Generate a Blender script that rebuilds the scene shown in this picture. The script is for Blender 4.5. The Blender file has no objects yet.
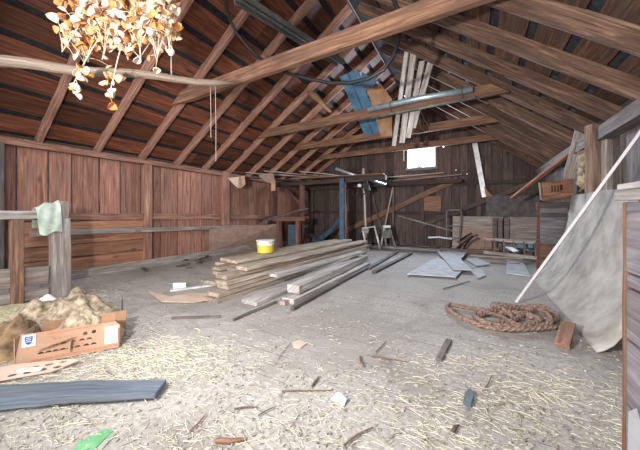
import bpy, bmesh, math, random
from mathutils import Vector, Matrix, noise
random.seed(11)
V = Vector
scene = bpy.context.scene
COL = scene.collection

# ------------------------------------------------------------------ camera model
H = 1.25                      # eye height in metres
TH = math.radians(30.0)       # the camera looks 30 degrees left of the barn's long axis
CF, SF = math.cos(TH), math.sin(TH)
FP, HV = 268.0, 213.0         # focal length and horizon row for a 640 x 450 frame

def ray(u, v):
    a = (u - 320.0) / FP; b = (HV - v) / FP
    return V((a * CF - SF, a * SF + CF, b))
def D(u, v, t):               # point at depth t
    return ray(u, v) * t + V((0, 0, H))
def F(u, v, z=0.0):           # point on a level plane
    r = ray(u, v); return r * ((z - H) / r.z) + V((0, 0, H))
def LX(u, v, X):              # point on a plane across the barn
    r = ray(u, v); return r * (X / r.x) + V((0, 0, H))
def BY(u, v, Y):              # point on a plane along the barn
    r = ray(u, v); return r * (Y / r.y) + V((0, 0, H))

# ------------------------------------------------------------------ barn dimensions
XL, XR = -7.29, 1.81          # side walls
YB, YF = 11.0, -3.2           # back and front gable
ZP = 2.53                     # wall plate
XRG, ZRG = -2.32, 5.71        # ridge
TL, TR = 0.64, 0.77           # roof slopes (rise per run)
def roof_z(x):
    return min(ZP + TL * (x - XL), ZP + TR * (XR - x))

# ------------------------------------------------------------------ materials
def lin(c):
    c = c / 255.0
    return c / 12.92 if c <= 0.04045 else ((c + 0.055) / 1.055) ** 2.4
def rgb(r, g, b): return (lin(r), lin(g), lin(b), 1.0)

def nd(nt, t, **kw):
    n = nt.nodes.new(t)
    for k, v in kw.items():
        if k in n.inputs: n.inputs[k].default_value = v
        else: setattr(n, k, v)
    return n

def base_mat(name):
    m = bpy.data.materials.new(name); m.use_nodes = True
    nt = m.node_tree; nt.nodes.clear()
    out = nt.nodes.new('ShaderNodeOutputMaterial'); b = nt.nodes.new('ShaderNodeBsdfPrincipled')
    nt.links.new(b.outputs[0], out.inputs[0])
    return m, nt, b

def ramp(nt, stops):
    r = nt.nodes.new('ShaderNodeValToRGB'); e = r.color_ramp.elements
    while len(e) < len(stops): e.new(0.5)
    for x, (p, c) in zip(e, stops): x.position = p; x.color = c
    return r

def mixc(nt, fac, a, b, mode='MIX'):
    m = nt.nodes.new('ShaderNodeMix'); m.data_type = 'RGBA'; m.blend_type = mode; m.clamp_factor = True
    for s, x in ((0, fac), (6, a), (7, b)):
        if hasattr(x, 'links') or hasattr(x, 'is_linked'): nt.links.new(x, m.inputs[s])
        else: m.inputs[s].default_value = x
    return m.outputs[2]

def mathn(nt, op, a, b=0.5):
    m = nt.nodes.new('ShaderNodeMath'); m.operation = op
    for s, x in ((0, a), (1, b)):
        if hasattr(x, 'is_linked'): nt.links.new(x, m.inputs[s])
        else: m.inputs[s].default_value = x
    return m.outputs[0]

def wood(name, dark, mid, light, stain=None, stain_amt=0.5, rough=0.8, var=0.45, gx=1.6, gy=26.0, bump=0.25, stain_sc=(0.7, 4.0)):
    """sawn timber: grain runs along U (metres), each board carries its own random tint"""
    m, nt, b = base_mat(name)
    L = nt.links
    uv = nt.nodes.new('ShaderNodeUVMap')
    mp = nd(nt, 'ShaderNodeMapping'); mp.inputs['Scale'].default_value = (gx, gy, 1); L.new(uv.outputs[0], mp.inputs[0])
    n1 = nd(nt, 'ShaderNodeTexNoise', Scale=1.0, Detail=6.0, Roughness=0.65, Distortion=0.6); L.new(mp.outputs[0], n1.inputs['Vector'])
    r1 = ramp(nt, [(0.28, dark), (0.5, mid), (0.72, light)]); L.new(n1.outputs[0], r1.inputs[0])
    mp2 = nd(nt, 'ShaderNodeMapping'); mp2.inputs['Scale'].default_value = (stain_sc[0], stain_sc[1], 1); L.new(uv.outputs[0], mp2.inputs[0])
    n2 = nd(nt, 'ShaderNodeTexNoise', Scale=1.3, Detail=4.0, Roughness=0.6, Distortion=0.9); L.new(mp2.outputs[0], n2.inputs['Vector'])
    r2 = ramp(nt, [(0.42, (0, 0, 0, 1)), (0.62, (1, 1, 1, 1))]); L.new(n2.outputs[0], r2.inputs[0])
    col = r1.outputs[0]
    if stain is not None:
        col = mixc(nt, mathn(nt, 'MULTIPLY', r2.outputs[0], stain_amt), col, stain)
    # knots
    mp3 = nd(nt, 'ShaderNodeMapping'); mp3.inputs['Scale'].default_value = (1.3, 3.6, 1); L.new(uv.outputs[0], mp3.inputs[0])
    vo = nd(nt, 'ShaderNodeTexVoronoi', Scale=1.0); L.new(mp3.outputs[0], vo.inputs['Vector'])
    rk = ramp(nt, [(0.05, (1, 1, 1, 1)), (0.14, (0, 0, 0, 1))]); L.new(vo.outputs['Distance'], rk.inputs[0])
    col = mixc(nt, mathn(nt, 'MULTIPLY', rk.outputs[0], 0.55), col, tuple(0.35 * c for c in dark[:3]) + (1,))
    at = nd(nt, 'ShaderNodeAttribute'); at.attribute_name = 'tint'
    sc = mathn(nt, 'ADD', mathn(nt, 'MULTIPLY', at.outputs['Fac'], var), 1.0 - var / 2)
    hv = nd(nt, 'ShaderNodeHueSaturation'); L.new(col, hv.inputs['Color']); L.new(sc, hv.inputs['Value'])
    L.new(hv.outputs[0], b.inputs['Base Color'])
    b.inputs['Roughness'].default_value = rough
    b.inputs['Specular IOR Level'].default_value = 0.3
    bp = nd(nt, 'ShaderNodeBump', Strength=bump, Distance=0.01); L.new(n1.outputs[0], bp.inputs['Height']); L.new(bp.outputs[0], b.inputs['Normal'])
    return m

def plain(name, c, c2=None, scale=8.0, rough=0.7, metal=0.0, bump=0.0, stops=(0.35, 0.65), spec=0.4):
    m, nt, b = base_mat(name); L = nt.links
    tc = nt.nodes.new('ShaderNodeTexCoord')
    n = nd(nt, 'ShaderNodeTexNoise', Scale=scale, Detail=5.0, Roughness=0.6); L.new(tc.outputs['Object'], n.inputs['Vector'])
    r = ramp(nt, [(stops[0], c), (stops[1], c2 or tuple(min(1, x * 1.2) for x in c[:3]) + (1,))]); L.new(n.outputs[0], r.inputs[0])
    L.new(r.outputs[0], b.inputs['Base Color'])
    b.inputs['Roughness'].default_value = rough; b.inputs['Metallic'].default_value = metal
    b.inputs['Specular IOR Level'].default_value = spec
    if bump:
        bp = nd(nt, 'ShaderNodeBump', Strength=bump, Distance=0.02); L.new(n.outputs[0], bp.inputs['Height']); L.new(bp.outputs[0], b.inputs['Normal'])
    return m

M = {}
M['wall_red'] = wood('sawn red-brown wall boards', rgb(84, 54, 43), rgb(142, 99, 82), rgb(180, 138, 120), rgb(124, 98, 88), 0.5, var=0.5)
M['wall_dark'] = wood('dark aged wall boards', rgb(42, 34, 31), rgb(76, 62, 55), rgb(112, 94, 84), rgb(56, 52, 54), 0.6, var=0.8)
M['wall_orange'] = wood('orange-brown lining boards', rgb(92, 58, 42), rgb(150, 103, 78), rgb(180, 136, 110), rgb(112, 88, 76), 0.5)
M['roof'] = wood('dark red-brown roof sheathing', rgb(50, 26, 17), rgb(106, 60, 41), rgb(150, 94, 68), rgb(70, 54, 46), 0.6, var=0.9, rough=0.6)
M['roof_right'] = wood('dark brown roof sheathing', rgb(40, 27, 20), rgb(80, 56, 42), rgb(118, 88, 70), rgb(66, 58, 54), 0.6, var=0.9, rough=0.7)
M['shingle'] = plain('tarred roofing felt', rgb(22, 22, 26), rgb(46, 46, 52), 14, 0.9)
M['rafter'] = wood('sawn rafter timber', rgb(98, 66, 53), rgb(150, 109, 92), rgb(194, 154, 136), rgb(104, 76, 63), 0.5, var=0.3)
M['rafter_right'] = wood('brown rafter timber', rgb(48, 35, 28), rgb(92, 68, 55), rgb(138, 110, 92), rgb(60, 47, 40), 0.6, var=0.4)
M['beam'] = wood('hewn tie timber', rgb(70, 48, 37), rgb(116, 82, 63), rgb(154, 118, 94), rgb(80, 62, 52), 0.55, var=0.25)
M['grey_wood'] = wood('weathered grey wood', rgb(92, 84, 80), rgb(142, 132, 126), rgb(184, 176, 170), rgb(112, 94, 84), 0.4, var=0.35)
M['grey_dark'] = wood('dark grey barn wood', rgb(58, 52, 50), rgb(96, 88, 86), rgb(132, 122, 118), rgb(84, 66, 58), 0.5, var=0.4)
M['panel_purple'] = wood('purple-grey weathered planks', rgb(80, 76, 80), rgb(118, 113, 117), rgb(154, 149, 152), rgb(100, 86, 82), 0.4, var=0.2)
M['post_brown'] = wood('rough brown-grey post', rgb(78, 63, 54), rgb(132, 109, 95), rgb(168, 146, 130), rgb(82, 66, 58), 0.6, var=0.2)
M['lumber'] = wood('tan sawn lumber', rgb(104, 88, 76), rgb(154, 138, 122), rgb(196, 182, 166), rgb(122, 110, 102), 0.5, var=0.55)
M['lumber_grey'] = wood('silvery sawn lumber', rgb(120, 112, 107), rgb(172, 165, 160), rgb(208, 202, 197), rgb(116, 106, 100), 0.55, var=0.3)
M['white_wood'] = wood('pale painted boards', rgb(118, 110, 104), rgb(178, 172, 166), rgb(212, 206, 202), rgb(124, 110, 100), 0.6, var=0.25)
M['orange_wood'] = wood('orange crate wood', rgb(92, 58, 43), rgb(148, 102, 79), rgb(182, 136, 110), rgb(104, 78, 65), 0.5, var=0.25)
M['brown_wood'] = wood('brown plank', rgb(78, 54, 43), rgb(126, 92, 74), rgb(164, 130, 110), rgb(96, 76, 66), 0.5, var=0.3)
M['pole'] = wood('barkless grey pole', rgb(78, 64, 54), rgb(128, 112, 98), rgb(164, 150, 136), rgb(84, 68, 56), 0.7, var=0.1, gy=60)
M['blue_plank'] = wood('blue-grey painted plank', rgb(66, 71, 80), rgb(92, 99, 109), rgb(120, 127, 135), rgb(82, 82, 84), 0.5, var=0.1)
M['red_brown'] = wood('dark red-brown frame wood', rgb(64, 38, 32), rgb(104, 68, 60), rgb(134, 94, 84), rgb(84, 66, 62), 0.4)
M['blue_paint'] = plain('blue painted metal', rgb(62, 96, 122), rgb(86, 122, 146), 5, 0.5)
M['blue_dark'] = plain('dusty blue paint', rgb(48, 72, 96), rgb(72, 96, 120), 6, 0.6)
M['navy'] = plain('dark blue paint', rgb(34, 46, 62), rgb(52, 66, 82), 6, 0.7)
M['steel'] = plain('galvanised steel', rgb(150, 168, 178), rgb(192, 204, 210), 6, 0.4, 0.6)
M['steel_dark'] = plain('dull grey steel track', rgb(84, 84, 80), rgb(122, 121, 115), 6, 0.6, 0.1)
M['alu'] = plain('pale aluminium tube', rgb(176, 176, 176), rgb(216, 216, 214), 9, 0.45, 0.3)
M['rubber'] = plain('black rubber', rgb(22, 22, 24), rgb(40, 40, 42), 12, 0.5)
M['iron'] = plain('dark iron', rgb(36, 32, 32), rgb(64, 54, 50), 14, 0.7, 0.3)
M['cardboard'] = plain('brown cardboard', rgb(158, 122, 98), rgb(176, 140, 116), 3, 0.85)
M['cardboard_pink'] = plain('faded pink-brown cardboard', rgb(178, 154, 138), rgb(196, 172, 156), 4, 0.9)
M['cardboard_tan'] = plain('stained brown cardboard', rgb(132, 98, 72), rgb(160, 124, 96), 4, 0.9)
M['card_dark'] = plain('dull brown fibreboard', rgb(126, 102, 92), rgb(150, 124, 112), 5, 0.85)
M['paper'] = plain('white paper', rgb(206, 207, 208), rgb(222, 222, 222), 6, 0.7)
M['blue_ink'] = plain('blue ink', rgb(40, 62, 128), rgb(52, 78, 146), 8, 0.7)
M['red_ink'] = plain('faded red ink', rgb(178, 104, 78), rgb(186, 118, 90), 20, 0.85)
M['sheet'] = plain('scuffed grey sheet', rgb(136, 130, 123), rgb(176, 170, 163), 3.2, 0.75, 0.0, 0.05, (0.34, 0.66), 0.15)
M['white_plastic'] = plain('white trim', rgb(176, 170, 172), rgb(192, 187, 188), 2, 0.6)
M['rope'] = plain('red-brown hemp rope', rgb(94, 72, 62), rgb(154, 126, 112), 40, 0.9, 0, 0.6)
M['burlap'] = plain('dusty burlap', rgb(102, 86, 68), rgb(184, 168, 144), 15, 0.95, 0, 0.7)
M['burlap_dark'] = plain('brown burlap', rgb(78, 60, 44), rgb(148, 122, 92), 11, 0.95, 0, 0.7)
M['cloth_green'] = plain('pale green cloth', rgb(152, 164, 150), rgb(184, 192, 180), 8, 0.95)
M['green'] = plain('green plastic', rgb(84, 136, 92), rgb(112, 160, 118), 8, 0.7)
M['grey_card'] = plain('grey-green scrap', rgb(118, 128, 112), rgb(150, 156, 140), 10, 0.8)
M['yellow'] = plain('yellow plastic', rgb(196, 172, 60), rgb(212, 190, 78), 4, 0.5)
M['white_tub'] = plain('white plastic', rgb(214, 216, 208), rgb(232, 232, 226), 4, 0.45)
M['plaster'] = plain('pale grey wallboard', rgb(152, 154, 156), rgb(178, 180, 182), 5, 0.85)
M['slate'] = plain('dark scratched board', rgb(52, 46, 46), rgb(80, 72, 72), 6, 0.6, 0, 0, (0.4, 0.62))
M['straw'] = wood('straw', rgb(166, 155, 130), rgb(200, 190, 166), rgb(222, 215, 197), None, 0, var=0.6, gx=20, gy=90, bump=0)
M['twig'] = wood('dark twig', rgb(66, 54, 48), rgb(98, 82, 72), rgb(126, 108, 94), None, 0, var=0.5, gx=8, gy=60, bump=0)
M['chip'] = wood('floor litter', rgb(104, 98, 90), rgb(160, 152, 140), rgb(196, 188, 174), None, 0, var=0.9, gx=20, gy=40, bump=0)
M['hay_heap'] = plain('trampled hay', rgb(150, 134, 104), rgb(214, 202, 172), 34, 0.95, 0, 0.9)
M['stem'] = plain('dry stem', rgb(176, 150, 122), rgb(226, 206, 184), 10, 0.8)
M['wire'] = plain('pale wire', rgb(138, 122, 112), rgb(168, 154, 142), 10, 0.6)

def pod_mat():
    m, nt, b = base_mat('dried papery pods'); L = nt.links
    at = nd(nt, 'ShaderNodeAttribute'); at.attribute_name = 'tint'
    r = ramp(nt, [(0.0, rgb(168, 106, 50)), (0.35, rgb(192, 136, 82)), (0.6, rgb(212, 184, 152)), (1.0, rgb(226, 212, 198))]); L.new(at.outputs['Fac'], r.inputs[0])
    tc = nt.nodes.new('ShaderNodeTexCoord'); n = nd(nt, 'ShaderNodeTexNoise', Scale=40.0, Detail=3.0); L.new(tc.outputs['Object'], n.inputs['Vector'])
    c = mixc(nt, mathn(nt, 'MULTIPLY', n.outputs[0], 0.3), r.outputs[0], rgb(190, 120, 60))
    L.new(c, b.inputs['Base Color']); b.inputs['Roughness'].default_value = 0.7
    return m
M['pod'] = pod_mat()

def floor_mat():
    m, nt, b = base_mat('dusty floorboards'); L = nt.links
    tc = nt.nodes.new('ShaderNodeTexCoord'); P = tc.outputs['Object']
    mp = nd(nt, 'ShaderNodeMapping'); mp.inputs['Scale'].default_value = (2.2, 26, 1); L.new(P, mp.inputs[0])
    g = nd(nt, 'ShaderNodeTexNoise', Scale=1.0, Detail=6.0, Roughness=0.65, Distortion=0.5); L.new(mp.outputs[0], g.inputs['Vector'])
    r = ramp(nt, [(0.3, rgb(132, 126, 121)), (0.52, rgb(156, 150, 145)), (0.75, rgb(176, 170, 165))]); L.new(g.outputs[0], r.inputs[0])
    d = nd(nt, 'ShaderNodeTexNoise', Scale=0.9, Detail=6.0, Roughness=0.62, Distortion=0.4); L.new(P, d.inputs['Vector'])
    dr = ramp(nt, [(0.4, (0, 0, 0, 1)), (0.6, (1, 1, 1, 1))]); L.new(d.outputs[0], dr.inputs[0])
    f = nd(nt, 'ShaderNodeTexNoise', Scale=34.0, Detail=6.0, Roughness=0.78); L.new(P, f.inputs['Vector'])
    fr = ramp(nt, [(0.34, rgb(122, 116, 110)), (0.5, rgb(158, 152, 146)), (0.68, rgb(188, 182, 176))]); L.new(f.outputs[0], fr.inputs[0])
    c = mixc(nt, mathn(nt, 'ADD', mathn(nt, 'MULTIPLY', dr.outputs[0], 0.4), 0.5), r.outputs[0], fr.outputs[0])
    # seams between the boards, half filled with dust
    sx = nt.nodes.new('ShaderNodeSeparateXYZ'); L.new(P, sx.inputs[0])
    wob = mathn(nt, 'MULTIPLY', d.outputs[0], 0.03)
    yy = mathn(nt, 'ADD', sx.outputs[1], wob)
    fy = mathn(nt, 'FRACT', mathn(nt, 'MULTIPLY', yy, 1 / 0.29))
    seam = mathn(nt, 'LESS_THAN', mathn(nt, 'ABSOLUTE', mathn(nt, 'SUBTRACT', fy, 0.5)), 0.016)
    k = nd(nt, 'ShaderNodeTexNoise', Scale=1.7, Detail=3.0); L.new(P, k.inputs['Vector'])
    kr = ramp(nt, [(0.46, (0, 0, 0, 1)), (0.6, (1, 1, 1, 1))]); L.new(k.outputs[0], kr.inputs[0])
    c = mixc(nt, mathn(nt, 'MULTIPLY', seam, mathn(nt, 'MULTIPLY', kr.outputs[0], 0.7)), c, rgb(70, 60, 54))
    big = nd(nt, 'ShaderNodeTexNoise', Scale=0.55, Detail=7.0, Roughness=0.66, Distortion=0.8); L.new(P, big.inputs['Vector'])
    br = ramp(nt, [(0.44, (0, 0, 0, 1)), (0.58, (1, 1, 1, 1))]); L.new(big.outputs[0], br.inputs[0])
    c = mixc(nt, mathn(nt, 'MULTIPLY', br.outputs[0], 0.5), c, rgb(122, 114, 107))
    # brown damp stains
    s = nd(nt, 'ShaderNodeTexNoise', Scale=1.3, Detail=5.0, Roughness=0.7, Distortion=1.0); L.new(P, s.inputs['Vector'])
    sr = ramp(nt, [(0.56, (0, 0, 0, 1)), (0.72, (1, 1, 1, 1))]); L.new(s.outputs[0], sr.inputs[0])
    c = mixc(nt, mathn(nt, 'MULTIPLY', sr.outputs[0], 0.55), c, rgb(106, 97, 90))
    L.new(c, b.inputs['Base Color']); b.inputs['Roughness'].default_value = 0.85; b.inputs['Specular IOR Level'].default_value = 0.25
    bp = nd(nt, 'ShaderNodeBump', Strength=0.35, Distance=0.01); L.new(f.outputs[0], bp.inputs['Height']); L.new(bp.outputs[0], b.inputs['Normal'])
    return m
M['floor'] = floor_mat()

def glass_mat():
    m = bpy.data.materials.new('dusty window glass'); m.use_nodes = True
    nt = m.node_tree; nt.nodes.clear(); L = nt.links
    out = nt.nodes.new('ShaderNodeOutputMaterial'); t = nt.nodes.new('ShaderNodeBsdfTransparent'); g = nt.nodes.new('ShaderNodeBsdfGlossy')
    t.inputs[0].default_value = (0.93, 0.96, 1, 1); g.inputs['Roughness'].default_value = 0.1
    mx = nt.nodes.new('ShaderNodeMixShader'); mx.inputs[0].default_value = 0.06
    L.new(t.outputs[0], mx.inputs[1]); L.new(g.outputs[0], mx.inputs[2]); L.new(mx.outputs[0], out.inputs[0])
    return m
M['glass'] = glass_mat()

# ------------------------------------------------------------------ mesh builder
class MB:
    def __init__(s):
        s.v = []; s.f = []; s.uv = []; s.t = []
    def face(s, idx, uvs, tint):
        s.f.append(tuple(idx)); s.uv.append(uvs); s.t.append(tint)
    def beam(s, p0, p1, w, t, up=(0, 0, 1), seg=1, jit=0.0, tint=None, taper=1.0, bow=0.0, skew=0.0, mitre=0.0, mitre1=0.0):
        """timber from p0 to p1; t is measured along 'up', w across"""
        p0, p1 = V(p0), V(p1); d = p1 - p0; Ln = d.length; d.normalize()
        up = V(up); up = up - d * up.dot(d)
        if up.length < 1e-5: up = V((1, 0, 0)) - d * d.x
        up.normalize(); sd = d.cross(up)
        tint = random.random() if tint is None else tint
        ou, ov = random.uniform(0, 40), random.uniform(0, 40)
        b = len(s.v)
        for i in range(seg + 1):
            k = i / seg; sc = 1 + (taper - 1) * k
            c = p0 + d * (Ln * k) + up * (bow * math.sin(math.pi * k))
            if jit: c = c + sd * random.uniform(-jit, jit) + up * random.uniform(-jit, jit)
            for q, (a, e) in enumerate(((-1, -1), (1, -1), (1, 1), (-1, 1))):
                o = V((0, 0, 0))
                if i == 0: o = d * (mitre * e)
                if i == seg: o = d * (-mitre1 * e)
                s.v.append(c + sd * (a * w * sc / 2) + up * (e * t * sc / 2) + o)
        offs = [0, w, w + t, 2 * w + t, 2 * w + 2 * t]
        for i in range(seg):
            u0, u1 = ou + Ln * i / seg, ou + Ln * (i + 1) / seg
            for q in range(4):
                a0 = b + i * 4 + q; a1 = b + i * 4 + (q + 1) % 4
                s.face((a0, a1, a1 + 4, a0 + 4), ((u0, ov + offs[q]), (u0, ov + offs[q + 1]), (u1, ov + offs[q + 1]), (u1, ov + offs[q])), tint)
        e = b + seg * 4
        s.face((b + 3, b + 2, b + 1, b), ((ou, ov), (ou + .02, ov + w), (ou + .04, ov + w + t), (ou + .05, ov + t)), tint - 0.15)
        s.face((e, e + 1, e + 2, e + 3), ((ou, ov), (ou + .02, ov + w), (ou + .04, ov + w + t), (ou + .05, ov + t)), tint - 0.15)
        return s
    def box(s, x0, x1, y0, y1, z0, z1, tint=None, axis=None):
        dims = (x1 - x0, y1 - y0, z1 - z0)
        ax = axis if axis is not None else max(range(3), key=lambda i: dims[i])
        c = ((x0 + x1) / 2, (y0 + y1) / 2, (z0 + z1) / 2)
        if ax == 0: return s.beam((x0, c[1], c[2]), (x1, c[1], c[2]), dims[1], dims[2], (0, 0, 1), tint=tint)
        if ax == 1: return s.beam((c[0], y0, c[2]), (c[0], y1, c[2]), dims[0], dims[2], (0, 0, 1), tint=tint)
        return s.beam((c[0], c[1], z0), (c[0], c[1], z1), dims[0], dims[1], (0, 1, 0), tint=tint)
    def tube(s, pts, r, n=8, cap=True, tint=None, closed=False):
        pts = [V(p) for p in pts]; m = len(pts)
        tint = random.random() if tint is None else tint
        rs = r if isinstance(r, (list, tuple)) else [r] * m
        b = len(s.v); nrm = None; acc = random.uniform(0, 20)
        for i, p in enumerate(pts):
            t = (pts[min(i + 1, m - 1)] - pts[max(i - 1, 0)])
            if closed: t = pts[(i + 1) % m] - pts[(i - 1) % m]
            if t.length < 1e-9: t = V((0, 0, 1))
            t.normalize()
            if nrm is None:
                nrm = t.orthogonal().normalized()
            else:
                nrm = (nrm - t * nrm.dot(t))
                nrm = nrm.normalized() if nrm.length > 1e-6 else t.orthogonal().normalized()
            bn = t.cross(nrm)
            for k in range(n):
                a = 2 * math.pi * k / n
                s.v.append(p + (nrm * math.cos(a) + bn * math.sin(a)) * rs[i])
        L = 0
        for i in range(m if closed else m - 1):
            j = (i + 1) % m
            dl = (pts[j] - pts[i]).length
            for k in range(n):
                k2 = (k + 1) % n; c = 2 * math.pi * rs[i] / n
                s.face((b + i * n + k, b + i * n + k2, b + j * n + k2, b + j * n + k),
                       ((acc + L, k * c), (acc + L, (k + 1) * c), (acc + L + dl, (k + 1) * c), (acc + L + dl, k * c)), tint)
            L += dl
        if cap and not closed:
            s.face([b + k for k in range(n)][::-1], [(acc, k * .01) for k in range(n)], tint)
            s.face([b + (m - 1) * n + k for k in range(n)], [(acc, k * .01) for k in range(n)], tint)
        return s
    def grid(s, rows, tint=None):
        """rows: list of lists of points"""
        tint = random.random() if tint is None else tint
        b = len(s.v); nr, nc = len(rows), len(rows[0])
        for r in rows: s.v.extend(V(p) for p in r)
        for i in range(nr - 1):
            for j in range(nc - 1):
                s.face((b + i * nc + j, b + i * nc + j + 1, b + (i + 1) * nc + j + 1, b + (i + 1) * nc + j),
                       ((i * .05, j * .05), (i * .05, j * .05 + .05), (i * .05 + .05, j * .05 + .05), (i * .05 + .05, j * .05)), tint)
        return s
    def prism(s, pts, off, tint=None):
        """flat outline pts pushed through by the vector off"""
        tint = random.random() if tint is None else tint
        pts = [V(p) for p in pts]; off = V(off); n = len(pts); b = len(s.v)
        nn = V((0, 0, 0))
        for i in range(n): nn += pts[i].cross(pts[(i + 1) % n])
        if nn.dot(off) < 0: pts = pts[::-1]
        s.v.extend(pts); s.v.extend(p + off for p in pts)
        e0 = (pts[1] - pts[0]).normalized(); e1 = off.normalized().cross(e0)
        uv = [((p - pts[0]).dot(e0), (p - pts[0]).dot(e1)) for p in pts]
        s.face([b + i for i in range(n)][::-1], uv[::-1], tint)
        s.face([b + n + i for i in range(n)], uv, tint)
        for i in range(n):
            j = (i + 1) % n; L = (pts[j] - pts[i]).length
            s.face((b + i, b + j, b + n + j, b + n + i), ((0, 0), (L, 0), (L, off.length), (0, off.length)), tint)
        return s
    def lathe(s, c, prof, n=24, tint=None):
        c = V(c); tint = random.random() if tint is None else tint
        rows = []
        for r, z in prof:
            rows.append([c + V((r * math.cos(2 * math.pi * k / n), r * math.sin(2 * math.pi * k / n), z)) for k in range(n + 1)])
        return s.grid(rows, tint)
    def mesh(s, name, mat, org):
        me = bpy.data.meshes.new(name)
        me.from_pydata([tuple(p - org) for p in s.v], [], s.f)
        ul = me.uv_layers.new(name='UVMap'); k = 0
        ta = me.attributes.new('tint', 'FLOAT', 'FACE')
        flat = []
        for u in s.uv:
            for x in u: flat.extend(x)
        ul.data.foreach_set('uv', flat)
        ta.data.foreach_set('value', [float(x) for x in s.t])
        me.materials.append(M[mat] if isinstance(mat, str) else mat)
        me.update()
        return me

def build(name, mb, mat, parent=None, smooth=False, bevel=0.0, solid=0.0, subd=0):
    mn = V((min(p.x for p in mb.v), min(p.y for p in mb.v), min(p.z for p in mb.v)))
    mx = V((max(p.x for p in mb.v), max(p.y for p in mb.v), max(p.z for p in mb.v)))
    org = V(((mn.x + mx.x) / 2, (mn.y + mx.y) / 2, mn.z))
    me = mb.mesh(name, mat, org)
    o = bpy.data.objects.new(name, me); COL.objects.link(o)
    if parent is not None:
        o.parent = parent; o.location = org - V(WORLD[parent.name])
    else:
        o.location = org
    WORLD[o.name] = org
    if smooth:
        for p in me.polygons: p.use_smooth = True
    if solid:
        md = o.modifiers.new('thickness', 'SOLIDIFY'); md.thickness = solid; md.offset = 0
    if bevel:
        md = o.modifiers.new('worn edges', 'BEVEL'); md.width = bevel; md.segments = 2; md.limit_method = 'ANGLE'
    if subd:
        md = o.modifiers.new('smooth', 'SUBSURF'); md.levels = subd; md.render_levels = subd
    return o
WORLD = {}

def tag(o, label, cat, group=None, kind=None):
    o['label'] = label; o['category'] = cat
    if group: o['group'] = group
    if kind: o['kind'] = kind
    return o
def struct(name, mb, mat, **kw):
    o = build(name, mb, mat, **kw); o['kind'] = 'structure'; return o
def thing(name, label, cat, loc, group=None):
    o = bpy.data.objects.new(name, None); COL.objects.link(o); o.location = V(loc); o.empty_display_size = 0.1
    WORLD[o.name] = V(loc)
    return tag(o, label, cat, group)
ORD = ['first', 'second', 'third', 'fourth', 'fifth', 'sixth', 'seventh', 'eighth', 'ninth', 'tenth', 'eleventh', 'twelfth', 'thirteenth', 'fourteenth', 'fifteenth']
def single(name, label, cat, mb, mat, group=None, kind=None, **kw):
    return tag(build(name, mb, mat, **kw), label, cat, group, kind)
R = random.uniform
# ================================================================== SETTING
# floor
mb = MB()
mb.v = [V((XL - .3, YF, 0)), V((4.0, YF, 0)), V((4.0, YB + .3, 0)), V((XL - .3, YB + .3, 0)),
        V((XL - .3, YF, -.12)), V((4.0, YF, -.12)), V((4.0, YB + .3, -.12)), V((XL - .3, YB + .3, -.12))]
for q in ((0, 1, 2, 3), (7, 6, 5, 4), (0, 4, 5, 1), (1, 5, 6, 2), (2, 6, 7, 3), (3, 7, 4, 0)):
    mb.face(q, ((0, 0), (1, 0), (1, 1), (0, 1)), .5)
struct('floor', mb, 'floor')

# left wall: upright boards with a closing skin behind them
def upright(mb, a0, a1, place, z0f, z1f, wmin, wmax, holes=(), g=.004):
    a = a0
    while a < a1:
        w = min(R(wmin, wmax), a1 - a) if a1 - a > .08 else a1 - a
        tint = random.random(); off = R(-.006, .006)
        cuts = sorted({a, a + w} | {x for h in holes for x in h[:2] if a < x < a + w})
        for c0, c1 in zip(cuts[:-1], cuts[1:]):
            m = (c0 + c1) / 2
            spans = [(z0f(m), z1f(c0), z1f(c1))]
            for h in holes:
                if h[0] <= m <= h[1]:
                    new = []
                    for (b, t0, t1) in spans:
                        if h[2] > b: new.append((b, min(h[2], t0), min(h[2], t1)))
                        if h[3] < max(t0, t1): new.append((h[3], t0, t1))
                    spans = new
            for (b, t0, t1) in spans:
                pts = [place(c0 + g * (c0 == a), b, off), place(c1 - g * (c1 == a + w), b, off), place(c1 - g * (c1 == a + w), t1, off), place(c0 + g * (c0 == a), t0, off)]
                back = place(c0, b, off - .025) - place(c0, b, off)
                s0 = len(mb.f); mb.prism(pts, back, tint)
                # grain upright: swap the uv axes with a per-board offset
                ou, ov = R(0, 40), R(0, 40)
                for i in range(s0, len(mb.f)):
                    mb.uv[i] = tuple((mb.v[j].z + ou, mb.v[j].x + mb.v[j].y + ov) for j in mb.f[i])
        a += w + (random.choice((0, .002, .004)) if g else 0)

mb = MB()
upright(mb, -.6, YB, lambda y, z, o: V((XL + .03 + o, y, z)), lambda y: 0, lambda y: 2.62, .34, .52,
        holes=[(3.235, 3.246, 1.38, 1.98), (2.72, 2.724, 1.5, 1.9), (4.95, 4.954, 1.7, 2.2)], g=.011)
struct('wall_left', mb, 'wall_red')
mb = MB()
for ya, yb in ((-.6, 2.72), (2.724, 3.235), (3.246, 4.95), (4.954, YB)): mb.box(XL - .03, XL - .015, ya, yb, 0, 2.75, axis=1)
struct('trim_1', mb, 'grey_dark')

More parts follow.
